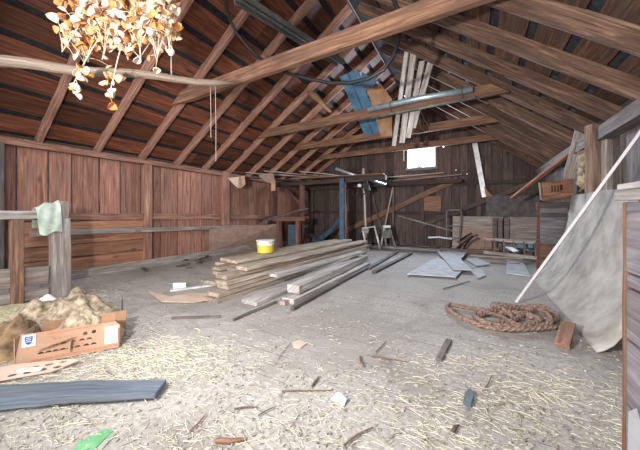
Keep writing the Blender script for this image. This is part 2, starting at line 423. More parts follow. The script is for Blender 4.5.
# back gable
WIN = (BY(408.5, 150, YB), BY(435.5, 150, YB)); WX0, WX1 = WIN[0].x, WIN[1].x
WZ0, WZ1 = BY(422, 168, YB).z, BY(422, 144, YB).z
hx = BY(443.5, 146, YB)
hole_list = [(WX0, WX1, WZ0, WZ1), (hx.x - .03, hx.x + .03, hx.z - .06, hx.z + .06)]
for u, v in ((456, 170), (467, 174), (455.5, 143)):
    q = BY(u, v, YB); hole_list.append((q.x - .011, q.x + .011, q.z - .016, q.z + .016))
sl = BY(404, 155, YB); hole_list.append((sl.x - .012, sl.x + .008, sl.z - .25, sl.z + .2))
sl = BY(420, 124, YB)
mb = MB()
upright(mb, XL, XR, lambda x, z, o: V((x, YB - .03 - o, z)), lambda x: 0, lambda x: roof_z(x) + .2, .2, .34, holes=hole_list)
struct('wall_back', mb, 'wall_dark')
mb = MB()
upright(mb, XL, XR, lambda x, z, o: V((x, YB + .02, z)), lambda x: 0, lambda x: roof_z(x) + .24, 1.5, 1.5, holes=hole_list, g=0)
struct('trim_6', mb, 'wall_dark')

# right wall
mb = MB()
upright(mb, 1.0, YB, lambda y, z, o: V((XR - o, y, z)), lambda y: 0, lambda y: 2.72, .16, .3)
struct('wall_right', mb, 'grey_dark')
mb = MB(); mb.box(XR + .03, XR + .05, 1.0, YB, 0, 2.85)
struct('trim_2', mb, 'grey_dark')

# roof: spaced sheathing boards under dark felt
mb = MB(); mf = MB()
def slope_side(x_e, z_e, x_r, z_r, lift, y0, y1):
    e, r = V((x_e, 0, z_e)), V((x_r, 0, z_r)); d = r - e; L = d.length; d.normalize()
    n = V((-d.z, 0, d.x));  n = n if n.z > 0 else -n
    s = -.35
    while s < L - .05:
        w = R(.36, .42); w = min(w, L - s)
        y = y0 - R(0, 2.5)
        while y < y1:
            ln = R(2.6, 4.6); ye = min(y + ln, y1)
            c = e + d * (s + w / 2) + n * (lift + .012 + R(-.003, .006))
            if ye - y > .1:
                mb.beam(c + V((0, max(y, y0) + .004, 0)), c + V((0, ye - .004, 0)), w + R(-.02, .01), .024, n)
            y = ye
        s += w + R(.085, .125)
    a = e + d * -.42 + n * (lift + .045); b = e + d * (L - .012) + n * (lift + .045)
    mf.beam(a + d * (L + .40) / 2 + V((0, y0, 0)), a + d * (L + .40) / 2 + V((0, y1 + .05, 0)), L + .40, .02, n, tint=.5)
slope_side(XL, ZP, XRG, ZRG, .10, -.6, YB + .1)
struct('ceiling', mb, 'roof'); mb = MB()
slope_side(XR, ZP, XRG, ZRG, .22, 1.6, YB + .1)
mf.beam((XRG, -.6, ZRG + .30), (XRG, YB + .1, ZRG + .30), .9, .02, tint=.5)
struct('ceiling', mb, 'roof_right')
struct('trim_3', mf, 'shingle')

# wall plates
mb = MB(); mb.beam((XL + .12, -.6, ZP - .01), (XL + .12, YB - .06, ZP - .01), .16, .11, seg=12, jit=.004)
struct('trim_4', mb, 'rafter', bevel=.006)
mb = MB(); mb.beam((XR - .10, 1.4, ZP - .06), (XR - .10, YB - .06, ZP - .06), .18, .2, seg=8, jit=.004)
struct('trim_5', mb, 'grey_dark', bevel=.006)

# ================================================================== RAFTERS, TIES AND POSTS
LY = [3.56 + .91 * k for k in range(-3, 9)]
dl = V((XRG - XL, 0, ZRG - ZP)).normalized()
for i, y in enumerate(LY):
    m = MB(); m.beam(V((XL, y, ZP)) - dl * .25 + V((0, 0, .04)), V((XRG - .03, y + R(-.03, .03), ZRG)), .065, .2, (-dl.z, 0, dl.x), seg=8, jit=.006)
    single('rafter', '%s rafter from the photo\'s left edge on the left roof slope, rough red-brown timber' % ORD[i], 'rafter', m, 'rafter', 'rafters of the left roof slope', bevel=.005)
dr = V((XRG - XR, 0, ZRG - ZP)).normalized()
RY = [3.92 + .822 * k for k in range(0, 9)]
for i, y in enumerate(RY):
    m = MB(); nr = V((dr.z, 0, -dr.x)); off = nr * .11
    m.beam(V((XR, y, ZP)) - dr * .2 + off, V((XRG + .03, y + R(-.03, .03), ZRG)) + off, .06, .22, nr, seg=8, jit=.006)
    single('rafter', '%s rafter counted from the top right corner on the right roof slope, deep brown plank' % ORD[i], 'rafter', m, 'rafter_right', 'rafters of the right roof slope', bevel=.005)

def tie(y, z, w, h, label, x0=None, x1=None, sk=0):
    xa = XL + (z - ZP) / TL - .12 if x0 is None else x0
    xb = XR - (z - ZP) / TR + .08 if x1 is None else x1
    m = MB(); m.beam((xa, y, z), (xb, y, z + sk), w, h, seg=10, jit=.006, mitre=h / 2 / TL, mitre1=h / 2 / TR)
    single('collar_beam', label, 'beam', m, 'beam', 'collar ties across the roof', bevel=.008)
ZT = 3.72
tie(3.49, ZT, .10, .25, 'nearest and longest collar tie, brown hewn timber across the top of the photo')
tie(6.22, ZT - .06, .08, .23, 'collar tie that the two round metal pipes lie against')
tie(8.04, ZT - .08, .08, .22, 'collar tie just behind and below the one with the metal pipes')
tie(9.86, ZT - .12, .08, .2, 'farthest collar tie, right above the bright gable window')

# posts on the left wall
for (y, w, label, top) in ((1.21, .17, 'grey wall post at the left edge of the photo', 2.47), (3.68, .16, 'wall post beside the horizontal lining boards of the left wall', 2.47),
                      (6.12, .26, 'thick post standing clear of the left wall with its top above the plate', 2.62), (8.5, .16, 'thin dark post of the left wall near the overhead boards', 2.45)):
    m = MB(); m.beam((XL + .13, y, 0), (XL + .13, y, top), w, .16, (1, 0, 0), seg=6, jit=.005)
    single('wall_post', label, 'post', m, 'grey_dark' if y < 2 else 'red_brown' if y > 8 else 'rafter', 'posts of the left wall', bevel=.008)
# girts between the posts
for (y0, y1, z, label) in ((1.4, 3.58, 1.16, 'nearer rail nailed between left wall posts above the lining boards'), (3.78, 5.96, 1.13, 'middle rail nailed between left wall posts'),
                           (6.28, 8.4, 1.08, 'rail of the left wall beyond the thick post')):
    m = MB(); m.beam((XL + .1, y0, z + .03), (XL + .1, y1, z), .06, .15, seg=4, jit=.004)
    single('wall_rail', label, 'rail', m, 'rafter', 'rails of the left wall', bevel=.005)
# horizontal lining boards, low on the wall between the first posts
zz = .02
for i, hgt in enumerate((.3, .27, .26, .22)):
    m = MB(); m.beam((XL + .075, 1.36, zz + hgt / 2), (XL + .075, 3.62, zz + hgt / 2 + R(-.01, .01)), .025, hgt - .012, seg=4, jit=.003)
    single('lining_board', '%s horizontal orange-brown lining board up from the floor on the left wall' % ['lowest', 'second', 'third', 'topmost'][i], 'board', m, 'wall_orange', 'lining boards on the left wall', bevel=.004)
    zz += hgt + .004
# long thin grey rail in front of the posts
m = MB(); m.beam(LX(30, 233.5, XL + .26), LX(283, 225.5, XL + .26), .045, .115, seg=8, jit=.005)
single('long_rail', 'long thin grey rail running in front of the left wall posts at waist height', 'rail', m, 'grey_wood', bevel=.006)
# kick board on the floor
p0, p1 = F(40, 285), F(262, 247.5)
m = MB(); m.beam(p0 + V((0, 0, .085)), p1 + V((0, 0, .085)), .04, .17, seg=8, jit=.004)
single('kick_board', 'long grey plank standing on edge on the floor along the left wall', 'plank', m, 'grey_wood', bevel=.005)
# pale wire along the ridge
m = MB(); m.tube([(XRG + .12, y, ZRG - .22 - .03 * math.sin(y)) for y in (2.9, 3.7, 4.5, 5.4, 6.4, 7.4)], .012, 6)
single('ridge_wire', 'straight pale wire stretched under the ridge between both roof slopes', 'wire', m, 'wire')

# window in the gable
w = thing('window_1', 'bright window high in the back gable', 'window', ((WX0 + WX1) / 2, YB, WZ0)); w['kind'] = 'structure'
m = MB(); m.box(WX0 - .08, WX0, YB - .09, YB + .03, WZ0 - .1, WZ1 + .08); m.box(WX1, WX1 + .08, YB - .09, YB + .03, WZ0 - .1, WZ1 + .08)
m.box(WX0, WX1, YB - .09, YB + .03, WZ1, WZ1 + .08); m.box(WX0 - .1, WX1 + .1, YB - .16, YB + .03, WZ0 - .1, WZ0)
build('window_frame', m, 'grey_dark', w, bevel=.004)
m = MB(); m.box(WX0, WX1, YB - .018, YB - .012, WZ0, WZ1); build('pane', m, 'glass', w)
sw = WX1 - WX0
m = MB(); m.prism([(WX0 + sw * .3, YB + .02, WZ0), (WX0 + sw * .52, YB + .02, WZ0), (WX0 + sw * .39, YB + .02, WZ0 + .3)], (0, .006, 0)); build('broken_shard', m, 'grey_card', w)

# back wall framing
def bbeam(name, label, cat, u0, v0, u1, v1, w, t, mat, Y=YB - .12, group=None, **k):
    m = MB(); m.beam(BY(u0, v0, Y), BY(u1, v1, Y), t, w, (0, 0, 1), seg=5, jit=.006, **k)
    return single(name, label, cat, m, mat, group, bevel=.006)
bbeam('wall_rail', 'upper horizontal rail of the back wall below the window', 'rail', 312, 187.5, 540, 181, .13, .08, 'wall_dark', group='rails of the back wall')
bbeam('wall_rail', 'lower horizontal rail of the back wall at chest height', 'rail', 312, 212, 470, 214, .12, .07, 'wall_dark', YB - .1, group='rails of the back wall')
bbeam('diagonal_brace', 'brown diagonal brace rising to the right below the gable window', 'brace', 338, 234, 458, 179, .2, .07, 'brown_wood', YB - .2, group='diagonal braces of the back wall')
bbeam('diagonal_brace', 'dark diagonal brace rising right towards the leaning brown plank', 'brace', 420, 226, 528, 184, .16, .07, 'wall_dark', YB - .25, group='diagonal braces of the back wall')
bbeam('wall_post', 'dark upright post of the back wall below the gable window', 'post', 422, 243, 422, 184, .15, .1, 'wall_dark', YB - .1, group='posts of the back wall')
bbeam('wall_post', 'dark upright post of the back wall beside the leaning pale strip', 'post', 480, 250, 479, 182, .13, .1, 'wall_dark', YB - .1, group='posts of the back wall')
bbeam('wall_post', 'dark corner post of the back wall behind the blue plank', 'post', 312, 239, 312, 188, .2, .12, 'wall_dark', YB - .14, group='posts of the back wall')
# ================================================================== LEFT FOREGROUND
# trestle rail
XT = -5.43
tr = thing('trestle', 'rough grey post-and-rail trestle at the left edge with a cloth thrown over its end', 'trestle', (XT, 1.2, 0))
m = MB(); m.beam((XT, -.6, 1.225), (XT, 1.60, 1.225), .13, .115, seg=5, jit=.004); build('top_rail', m, 'lumber_grey', tr, bevel=.006)
m = MB(); m.beam((XT - .0, 1.56, 1.17), (XT + .01, 1.56, 1.43), .15, .12, (0, 1, 0), seg=2, jit=.004); build('end_block', m, 'grey_wood', tr, bevel=.008)
m = MB(); m.beam((XT + .03, 1.54, 0), (XT + .02, 1.53, 1.17), .2, .2, (0, 1, 0), seg=5, jit=.005); build('post', m, 'grey_wood', tr, bevel=.008)
m = MB(); m.beam((XT, 1.10, 0), (XT, 1.10, 1.16), .13, .12, (0, 1, 0), seg=5, jit=.004); build('post', m, 'brown_wood', tr, bevel=.006)
m = MB(); m.beam((XT - .02, -.6, .48), (XT - .02, 1.42, .34), .05, .26, seg=5, jit=.004); build('lower_board', m, 'grey_wood', tr, bevel=.005)
m = MB(); m.beam((XT - .02, .2, .1), (XT - .02, 1.42, .09), .05, .14, seg=4, jit=.004); build('lower_board', m, 'grey_wood', tr, bevel=.005)
# cloth over the end of the rail
m = MB(); rows = []
prof = [(-.12, 1.02), (-.115, 1.12), (-.1, 1.22), (-.085, 1.3), (-.07, 1.39), (-.03, 1.44), (.03, 1.445), (.085, 1.40), (.11, 1.31), (.12, 1.2), (.125, 1.11), (.14, 1.05), (.145, .98)]
n = 14
for i in range(n):
    k = i / (n - 1); y = 1.27 + .25 * k; row = []
    for j, (x, z) in enumerate(prof):
        zz = z + .02 * math.sin(9 * k + j * .7); drop = max(0, 1.3 - z)
        zt = zz - (1 - k) * (.10 if z > 1.27 else .10 * max(0, (z - 1.0) / .3)) - (.06 if j == len(prof) - 1 else 0) * (1 - k) 
        row.append(V((XT + x * 1.05 + .015 * math.sin(12 * k + j), y + (.05 * drop if j > 6 else 0), zt)))
    rows.append(row)
m.grid(rows); single('cloth', 'pale green cloth draped over the end of the trestle rail', 'cloth', m, 'cloth_green', smooth=True, solid=.006, subd=1)

# cardboard box
bA, bB = F(13, 369.5), F(119, 348.5); bd = (bB - bA); bl = bd.length; bd.normalize(); bn = V((-bd.y, bd.x, 0))    # bn points away from the camera
bx = thing('cardboard_box', 'open brown cardboard produce box with round holes lying in the hay on the left', 'box', (bA + bB) / 2 + bn * .2)
def panel(mb, o, ex, ez, outline, holes, th, nrm):
    bm = bmesh.new(); edges = []
    for loop in [outline] + holes:
        vs_ = [bm.verts.new(o + ex * x + ez * z) for x, z in loop]
        edges += [bm.edges.new((vs_[i], vs_[(i + 1) % len(vs_)])) for i in range(len(vs_))]
    bmesh.ops.triangle_fill(bm, use_beauty=True, use_dissolve=False, edges=edges)
    b = len(mb.v); bm.verts.index_update()
    top = [v.co.copy() for v in bm.verts]; nv = len(top)
    mb.v.extend(top); mb.v.extend(p + nrm * th for p in top)
    for f in bm.faces:
        ids = [v.index for v in f.verts]
        if f.normal.dot(nrm) > 0: ids = ids[::-1]
        uv = [(top[i].dot(ex), top[i].dot(ez)) for i in ids]
        mb.face([b + i for i in ids], uv, .5); mb.face([b + nv + i for i in ids[::-1]], uv[::-1], .5)
    for e in bm.edges:
        if len(e.link_faces) == 1:
            i, j = e.verts[0].index, e.verts[1].index
            mb.face((b + i, b + j, b + nv + j, b + nv + i), ((0, 0), (.01, 0), (.01, .01), (0, .01)), .5)
    bm.free(); return mb
def circ(cx, cz, r, k=1.0, n=12, half=False):
    if half: return [(cx + r * math.cos(math.pi * i / n), cz + r * k * math.sin(math.pi * i / n) - r * .2) for i in range(n + 1)]
    return [(cx + r * math.cos(2 * math.pi * i / n), cz + r * k * math.sin(2 * math.pi * i / n)) for i in range(n)]
up = (V((0, 0, 1)) + bn * .10).normalized()
zx = V((0, 0, .012))
holes = [circ(x, .072, .021, .85, 10, True) for x in (.16, .205, .25, .295, .34, .39, .45, .5)] + [circ(x, .122, .02, .85, 10, True) for x in (.24, .30, .36, .42, .47)] + [circ(.44, .175, .016), circ(.50, .178, .016)]
m = MB(); panel(m, bA + zx, bd, up, [(0, 0), (bl, 0), (bl + .005, .20), (bl - .03, .235), (.12, .245), (.035, .25)], holes, .006, bn)
fp = build('front_panel', m, 'cardboard', bx)
m = MB(); panel(m, bA + zx + bn * .42 + bd * .03, bd, (V((0, 0, 1)) + bn * .25).normalized(), [(0, 0), (bl - .03, 0), (bl - .03, .2), (0, .2)], [], .006, bn); build('back_panel', m, 'cardboard_tan', bx)
m = MB(); panel(m, bA + zx + bd * .004, bn, V((0, 0, 1)), [(0, 0), (.42, 0), (.42, .2), (0, .23)], [circ(.15, .14, .03), circ(.27, .14, .03)], .006, bd); build('side_panel', m, 'cardboard', bx)
m = MB(); panel(m, bB + zx - bd * .01, bn, V((0, 0, 1)), [(0, 0), (.42, 0), (.2, .12), (0, .18)], [circ(.08, .09, .025)], .006, bd); build('side_panel', m, 'cardboard', bx)
m = MB(); m.prism([bA + zx, bB + zx, bB + zx + bn * .42, bA + zx + bn * .42], (0, 0, .006)); build('bottom_panel', m, 'cardboard', bx)
m = MB(); cf = bB - bd * .15 + zx + bn * .03; panel(m, cf, bd, (V((0, 0, 1)) + bn * .25).normalized(), [(0, .12), (.115, .12), (.11, .30), (.012, .315)], [], .005, bn); build('corner_flap', m, 'cardboard_tan', bx)
m = MB(); panel(m, bA + bd * .14 + zx + up * .12 - bn * .055, (bd + V((0, 0, .12))).normalized(), (up * .6 - bn * .1).normalized(), [(0, 0), (.2, .025), (.24, .05), (.12, .055), (.1, .085), (.03, .07)], [], .005, bn); build('torn_flap', m, 'cardboard', bx)
m = MB(); m.beam(bA + bd * .345 + zx + up * .07 - bn * .02, bA + bd * .352 + zx + up * .145 - bn * .03, .014, .05, -bn); build('lock_tab', m, 'cardboard', bx)
def decal(name, x0, x1, z0, z1, mat, parent, lift=.0025, label=None, shape=None):
    m = MB(); o = bA + zx - bn * lift; pts = shape or [(x0, z0), (x1, z0), (x1, z1), (x0, z1)]
    m.prism([o + bd * x + up * z for x, z in pts], -bn * .0012)
    d = build(name, m, mat, parent)
    if label: d['label'] = label
    return d
lg = decal('logo_label', .045, .125, .145, .238, 'paper', fp, label='white label with a blue shield logo')
lg2 = decal('shield_logo', 0, 0, 0, 0, 'blue_ink', fp, .0042, 'blue shield printed on the white label', [(.06, .20), (.068, .172), (.082, .158), (.1, .17), (.108, .20), (.108, .226), (.06, .226)])
for k in range(3):
    decal('shield_mark', .068, .10, .184 + .014 * k, .188 + .014 * k, 'paper', fp, .0056)
decal('shipping_label', bl - .105, bl - .008, .05, .198, 'paper', fp, label='white shipping label')
for k in range(3): decal('label_text', bl - .055, bl - .03, .075 + .012 * k, .078 + .012 * k, 'card_dark', fp, .0042)
for x in [.10 + .036 * i for i in range(16)]:
    decal('printed_line', x, x + .027, .022, .033, 'red_ink', fp)
for x in [.2 + .045 * i for i in range(8)]:
    decal('printed_line', x, x + .036, .222, .232, 'red_ink', fp)

# perforated cardboard flap in front of the box
m = MB(); o = F(-14, 383, .035); ex = (F(76, 366, .035) - o); exl = ex.length; ex.normalize(); ez = V((-ex.y, ex.x, .22)).normalized(); 
panel(m, o, ex, ez, [(0, 0), (exl * .72, -.01), (exl, .07), (exl * .9, .10), (.1, .16), (0, .16)], [circ(.12 + .085 * i + .02 * j, .034 + .05 * j, .026, .62) for i in range(4) for j in range(2)], -.005, V((0, 0, 1)))
single('cardboard_flap', 'torn cardboard strip punched with holes lying flat in front of the produce box', 'cardboard', m, 'cardboard_pink')
m = MB(); m.prism([F(12, 373, .045), F(40, 371, .045), F(44, 367, .05), F(16, 368, .05)], (0, 0, .002)); single('paper_scrap', 'white paper scrap tucked under the produce box on the left', 'paper', m, 'paper')

# heap of hay and burlap
def mound(c, ax, ay, h, rot, seed, nx=46, ny=34, rough=.05, fold=0.0):
    m = MB(); rows = []
    cr, sr = math.cos(rot), math.sin(rot)
    for j in range(ny + 1):
        row = []
        for i in range(nx + 1):
            a, b = -1 + 2 * i / nx, -1 + 2 * j / ny
            # map the square onto a disc
            x, y = a * math.sqrt(1 - b * b / 2), b * math.sqrt(1 - a * a / 2)
            rr = math.hypot(x, y); base = max(0, 1 - rr ** 2) ** .8
            p = V((x * ax * cr - y * ay * sr, x * ax * sr + y * ay * cr, 0))
            q = V((p.x * 5 + seed, p.y * 5, seed * .3)); nz = noise.fractal(q, 1.0, 2.0, 5)
            fz = 0
            if fold: fz = fold * abs(math.sin(6.0 * (x * 1.3 + y * .8) + 2.2 * noise.noise(q * .5))) * base
            edge = min(1, (1 - rr) * 4)
            z = h * base * (1 + .35 * noise.noise(q * .35)) + edge * (rough * nz + fz)
            p += V((noise.noise(q + V((9, 2, 1))) * rough * edge, noise.noise(q + V((3, 7, 5))) * rough * edge, max(z, -.01 if rr > .97 else .004)))
            row.append(V(c) + p)
        rows.append(row)
    return m.grid(rows)
m = mound(F(10, 322), 1.05, .75, .10, .7, 3.1, rough=.03); single('hay_heap', 'low heap of trampled hay spread behind the box under the trestle', 'hay', m, 'hay_heap', kind='stuff', smooth=True)
m = mound(F(62, 326) + V((-.05, .0, 0)), .54, .34, .25, .95, 7.7, rough=.09, fold=.08); single('burlap_sack', 'crumpled dusty burlap sacking heaped behind the produce box', 'sack', m, 'burlap', smooth=True)
m = mound((bA + bB) / 2 + bn * .26 + V((0, 0, .02)), .30, .17, .27, math.atan2(bd.y, bd.x), 4.4, rough=.07, fold=.05); single('burlap_sack', 'tan burlap stuffed inside the open produce box', 'sack', m, 'burlap', smooth=True)
m = mound(F(2, 356) + bn * .05, .30, .22, .24, .6, 5.2, rough=.06, fold=.05); single('burlap_sack', 'brown burlap sack slumped at the left edge beside the produce box', 'sack', m, 'burlap_dark', smooth=True)
m = mound(F(78, 299), .14, .10, .17, .3, 2.4, nx=20, ny=16, rough=.05); single('burlap_sack', 'small wad of burlap at the foot of the trestle post', 'sack', m, 'burlap', smooth=True)
m = MB(); c = D(48, 304, 2.75)
m.grid([[c + V((.13 * (a / 8 - .5) + .012 * noise.noise(V((a, b, 1.3))), .10 * (b / 6 - .5), .05 * math.sin(math.pi * a / 8) * math.sin(math.pi * b / 6) + .02 * noise.noise(V((a * .6, b * .8, 4))) + .05)) for a in range(9)] for b in range(7)])
single('plastic_bag', 'crumpled white plastic bag on top of the burlap sacking', 'bag', m, 'paper', smooth=True, solid=.004)

# blue-grey plank in front
pA, pB = F(-30, 400, .04), F(161, 389, .04)
m = MB(); d = (pB - pA).normalized()
rows = []
m.beam(pA, pB, .22, .045, seg=12, jit=.003, bow=.014, taper=.74)
single('plank', 'thick blue-grey plank lying in the hay at the bottom left corner', 'plank', m, 'blue_plank', bevel=.008)
m = MB(); m.prism([F(72, 451, .006), F(78, 443, .006), F(104, 429.5, .006), F(113, 431, .006), F(104, 440, .006), F(92, 452, .006)], (0, 0, .004))
pl = single('plastic_scrap', 'bright green plastic scrap on the floor at the bottom edge', 'scrap', m, 'green')
m = MB(); m.prism([F(92, 453, .003), F(104, 441, .003), F(113, 431, .003), F(117, 433, .003), F(98, 454, .003)], (0, 0, .003)); single('cardboard_scrap', 'grey-green scrap edge beside the bright green plastic', 'scrap', m, 'grey_card')

# ================================================================== HANGING POLE AND DRIED BOUQUET
zp = H + 1.15
q0, q1 = F(-16, 60.5, zp), F(233, 84, zp - .03)
pm = [q0.lerp(q1, k / 12) + V((0, 0, .012 * math.sin(k * 1.1))) for k in range(13)]
m = MB(); m.tube(pm, [.044 - .020 * (k / 12) - (.014 if k == 12 else 0) for k in range(13)], 12, tint=.5)
single('pole', 'grey barkless pole hanging level from the roof behind the dried bouquet', 'pole', m, 'pole', smooth=True)
pa = q0.lerp(q1, .84); pb = q0.lerp(q1, .70)
m = MB(); pt = F(172, 81, zp); m.tube([pt + V((0, 0, .0)), pt + V((-.01, .0, .10)), pt + V((.005, -.01, .22)), pt + V((-.04, .02, .5)), V((pt.x - .1, pt.y + .05, roof_z(pt.x - .1) - .1))], .006, 6)
single('twisted_wire', 'twisted wire holding up the grey pole at the right of the bouquet', 'wire', m, 'wire')
for du, ln, lb in ((210, .62, 'left of two strings dangling from the end of the grey pole'), (215, .9, 'right of two strings dangling from the end of the grey pole')):
    m = MB(); pt = F(du, 85, zp - .02); m.tube([pt + V((0, .0, .03)), pt + V((.004, 0, -.02)), pt + V((.0, .01, -ln * .4)), pt + V((.012, 0, -ln * .75))], .0022, 6)
    single('string', lb, 'string', m, 'wire', 'strings below the pole')

bq = thing('dried_bouquet', 'bunch of dried orange and cream papery pods hanging upside down above the grey pole', 'dried flowers', D(122, 40, 1.85))
root = D(150, -70, 1.95)
rnd = random.Random(5)
def pod(mb, c, r, ax, tint):
    ax = ax.normalized(); e0 = ax.orthogonal().normalized(); e1 = ax.cross(e0); rot = rnd.uniform(0, 6.28)
    rows = []; nr_, na = 4, 9; op = rnd.uniform(.75, 1.9)
    for i in range(nr_ + 1):
        th = .12 + op * i / nr_; row = []
        for k in range(na + 1):
            a = rot + 2 * math.pi * k / na
            wv = 1 + .18 * math.sin(3 * a + rot) * i / nr_
            row.append(c + (e0 * math.cos(a) + e1 * math.sin(a) * .8) * (r * math.sin(th) * wv) + ax * (r * (math.cos(th) - 1) * -1.0))
        rows.append(row)
    mb.grid(rows, tint)
ends = [(70, 90), (84, 66), (109, 96), (62, 52), (63, 33), (80, 30), (95, 45), (88, 62), (102, 60), (110, 30), (118, 50), (128, 60), (133, 40), (141, 62), (147, 35), (157, 62), (158, 45), (168, 30), (176, 22), (170, 52),
        (100, 15), (120, 12), (140, 12), (160, 10), (90, 10), (82, 16)]
m = MB(); m.tube([root, root + V((.01, 0, .3)), V((root.x, root.y, roof_z(root.x) - .08))], .006, 6); build('hanging_cord', m, 'wire', bq)
rest = MB(); npod = 0
for i, (u, v) in enumerate(ends):
    dz = rnd.uniform(-.14, .14); tip = D(u, v, 1.85 + dz)
    mid = root.lerp(tip, .6) + V((rnd.uniform(-.05, .05), rnd.uniform(-.05, .05), .03))
    pts = [root + V((rnd.uniform(-.03, .03), rnd.uniform(-.03, .03), 0)), root.lerp(mid, .5) + V((0, 0, .02)), mid, mid.lerp(tip, .5) + V((0, 0, .02)), tip]
    sm = MB(); sm.tube(pts, [.006, .005, .0045, .004, .002], 6)
    low = v > 85; mine = []
    for k in range(12 if low else 34):
        s = rnd.uniform(.40, 1.0) if not low else rnd.uniform(.84, 1.0)
        if k == 0: s = 1.0
        j = min(3, int(s * 4)); f = s * 4 - j
        base = pts[j].lerp(pts[min(j + 1, 4)], f)
        c = base + V((rnd.gauss(0, .05), rnd.gauss(0, .05), rnd.gauss(-.005, .04))) * (.5 if low else 1)
        if not low and c.z < zp + .05 and rnd.random() < .85: c.z = zp + rnd.uniform(.05, .16)
        sm.tube([base, (base + c) / 2 + V((0, 0, .01)), c], .0018, 4)
        ti = rnd.choice((rnd.uniform(0, .35), rnd.uniform(.1, .6), rnd.uniform(.5, 1), rnd.uniform(.55, 1)))
        mine.append((c, rnd.uniform(.022, .036), V((rnd.gauss(0, 1), rnd.gauss(0, 1), rnd.gauss(-.6, .7))), ti))
    st = build('sprig', sm, 'stem', bq, smooth=True)
    for n_, (c, r_, ax, ti) in enumerate(mine):
        if n_ < 4 and npod < 100:
            q = MB(); pod(q, c, r_, ax, ti); build('seed_pod', q, 'pod', st, smooth=True); npod += 1
        else: pod(rest, c, r_, ax, ti)
o = build('seed_pods', rest, 'pod', bq, smooth=True); o['kind'] = 'stuff'

# ================================================================== OVERHEAD THINGS
# black cable loop
ctl = [(224, -12), (226, 4), (229, 18), (236, 32), (246, 45), (258, 57), (272, 66), (290, 74), (310, 79), (330, 83), (350, 83), (368, 79), (384, 70), (393, 57), (398, 42), (400, 25), (398, 10), (392, -4)]
m = MB(); m.tube([BY(u, v, min(3.05 + .14 * i, 3.76) + (.05 * math.sin(i * .9) if i > 5 else 0)) for i, (u, v) in enumerate(ctl)] + [BY(380, -34, 3.8)], .029, 8)
single('cable', 'thick black rubber cable hanging in a wide loop under the roof', 'cable', m, 'rubber', smooth=True)
# steel track
t0, t1 = D(238, -4, 4.35), D(341, 62, 6.5)
dd = (t1 - t0).normalized(); sdv = dd.cross(V((0, 0, 1))).normalized()
st = thing('steel_track', 'long grey steel channel track fixed slantwise under the left rafters', 'track', (t0 + t1) / 2)
m = MB(); m.beam(t0, t1, .22, .012); m.beam(t0 - V((0, 0, .03)), t1 - V((0, 0, .03)), .05, .05); build('channel', m, 'steel_dark', st, bevel=.003)
for q in (-1, 1):
    m = MB(); m.beam(t0 + sdv * .11 * q - V((0, 0, .035)), t1 + sdv * .11 * q - V((0, 0, .035)), .016, .09); build('lip', m, 'steel_dark', st, bevel=.003)
# pipes along the second tie
m = MB(); m.tube([BY(368, 109.5, 6.09), BY(420, 98.2, 6.09), BY(473, 89.2, 6.09)], .062, 16)
single('metal_pipe', 'bright round metal pipe lying along the collar tie, upper of two', 'pipe', m, 'steel', 'metal pipes on the collar tie', smooth=True, bevel=0)
m = MB(); m.tube([BY(371, 118, 6.09), BY(425, 107, 6.09), BY(476, 97.6, 6.09)], .026, 12)
single('metal_pipe', 'thin dark metal pipe below the bright one on the collar tie, lower of two', 'pipe', m, 'steel_dark', 'metal pipes on the collar tie', smooth=True)
for k, (u, v) in enumerate(((391, 106), (462, 92))):
    m = MB(); c = BY(u, v, 6.09); m.tube([c + V((0, .10 * math.cos(a), .11 * math.sin(a) - .01)) for a in [2 * math.pi * i / 14 for i in range(14)]], .007, 5, closed=True)
    single('tie_strap', '%s strap holding the metal pipes to the collar tie' % ('left' if k == 0 else 'right'), 'strap', m, 'red_brown', 'straps around the pipes')
# upright pale boards behind the pipes
for k, (u0, v0, u1, v1, w) in enumerate(((415, 41, 402, 143, .13), (407, 49, 394, 146, .10), (422, 61, 408, 138, .12), (433, 53, 413, 128, .13))):
    m = MB(); a, b = BY(u0, v0, 6.40 + .035 * k), BY(u1, v1, 6.34 + .035 * k); m.beam(b, a, w, .025, (0, 1, 0), seg=5, jit=.004)
    single('board', ['tallest', 'leftmost', 'third from the left,', 'rightmost, splintered'][k] + ' pale board standing up behind the metal pipes', 'board', m, 'white_wood', 'pale boards behind the pipes', bevel=.004)
# blue metal trough and brown fibreboard
bt = thing('metal_trough', 'long blue folded metal panel hanging from the roof left of the metal pipes', 'panel', BY(358, 105, 6.9))
a, b = BY(348, 73, 6.5), BY(373, 134, 7.98); dd = (b - a).normalized(); sdv = dd.cross(V((0, 1, 0))).normalized(); nn = sdv.cross(dd)
m = MB(); m.beam(a, b, .5, .012, nn); m.beam(a + sdv * .25 + nn * .03, b + sdv * .25 + nn * .03, .012, .07, nn); m.beam(a - sdv * .25 + nn * .03, b - sdv * .25 + nn * .03, .012, .07, nn); build('trough', m, 'blue_paint', bt)
m = MB(); m.beam(a - nn * .016, b - nn * .016, .03, .03, nn); build('fold_rib', m, 'blue_dark', bt)
m = MB(); m.prism([BY(362, 72, 6.45), BY(377, 80, 6.45), BY(373, 88, 6.5), BY(360, 84, 6.5)], (0, .02, 0)); build('bent_end', m, 'blue_dark', bt)
m = MB(); m.prism([BY(363, 81, 6.75), BY(381, 84, 6.75), BY(392, 99, 6.75), BY(392, 136, 6.9), BY(381, 137, 6.9), BY(372, 104, 6.75)], (0, .03, 0))
single('fibreboard', 'torn brown fibreboard hanging beside the blue metal panel', 'board', m, 'cardboard_tan')
# gourd-like bundle hung from a rafter
m = MB(); cl = [BY(u, v, 6.0) for u, v in ((308, 92), (312, 94), (316, 97), (320, 101), (325, 107), (331, 112))]
m.tube(cl, [.03, .085, .09, .07, .055, .03], 10); single('rope_bundle', 'small brown knotted bundle hanging under the left rafters', 'bundle', m, 'cardboard_tan', smooth=True)
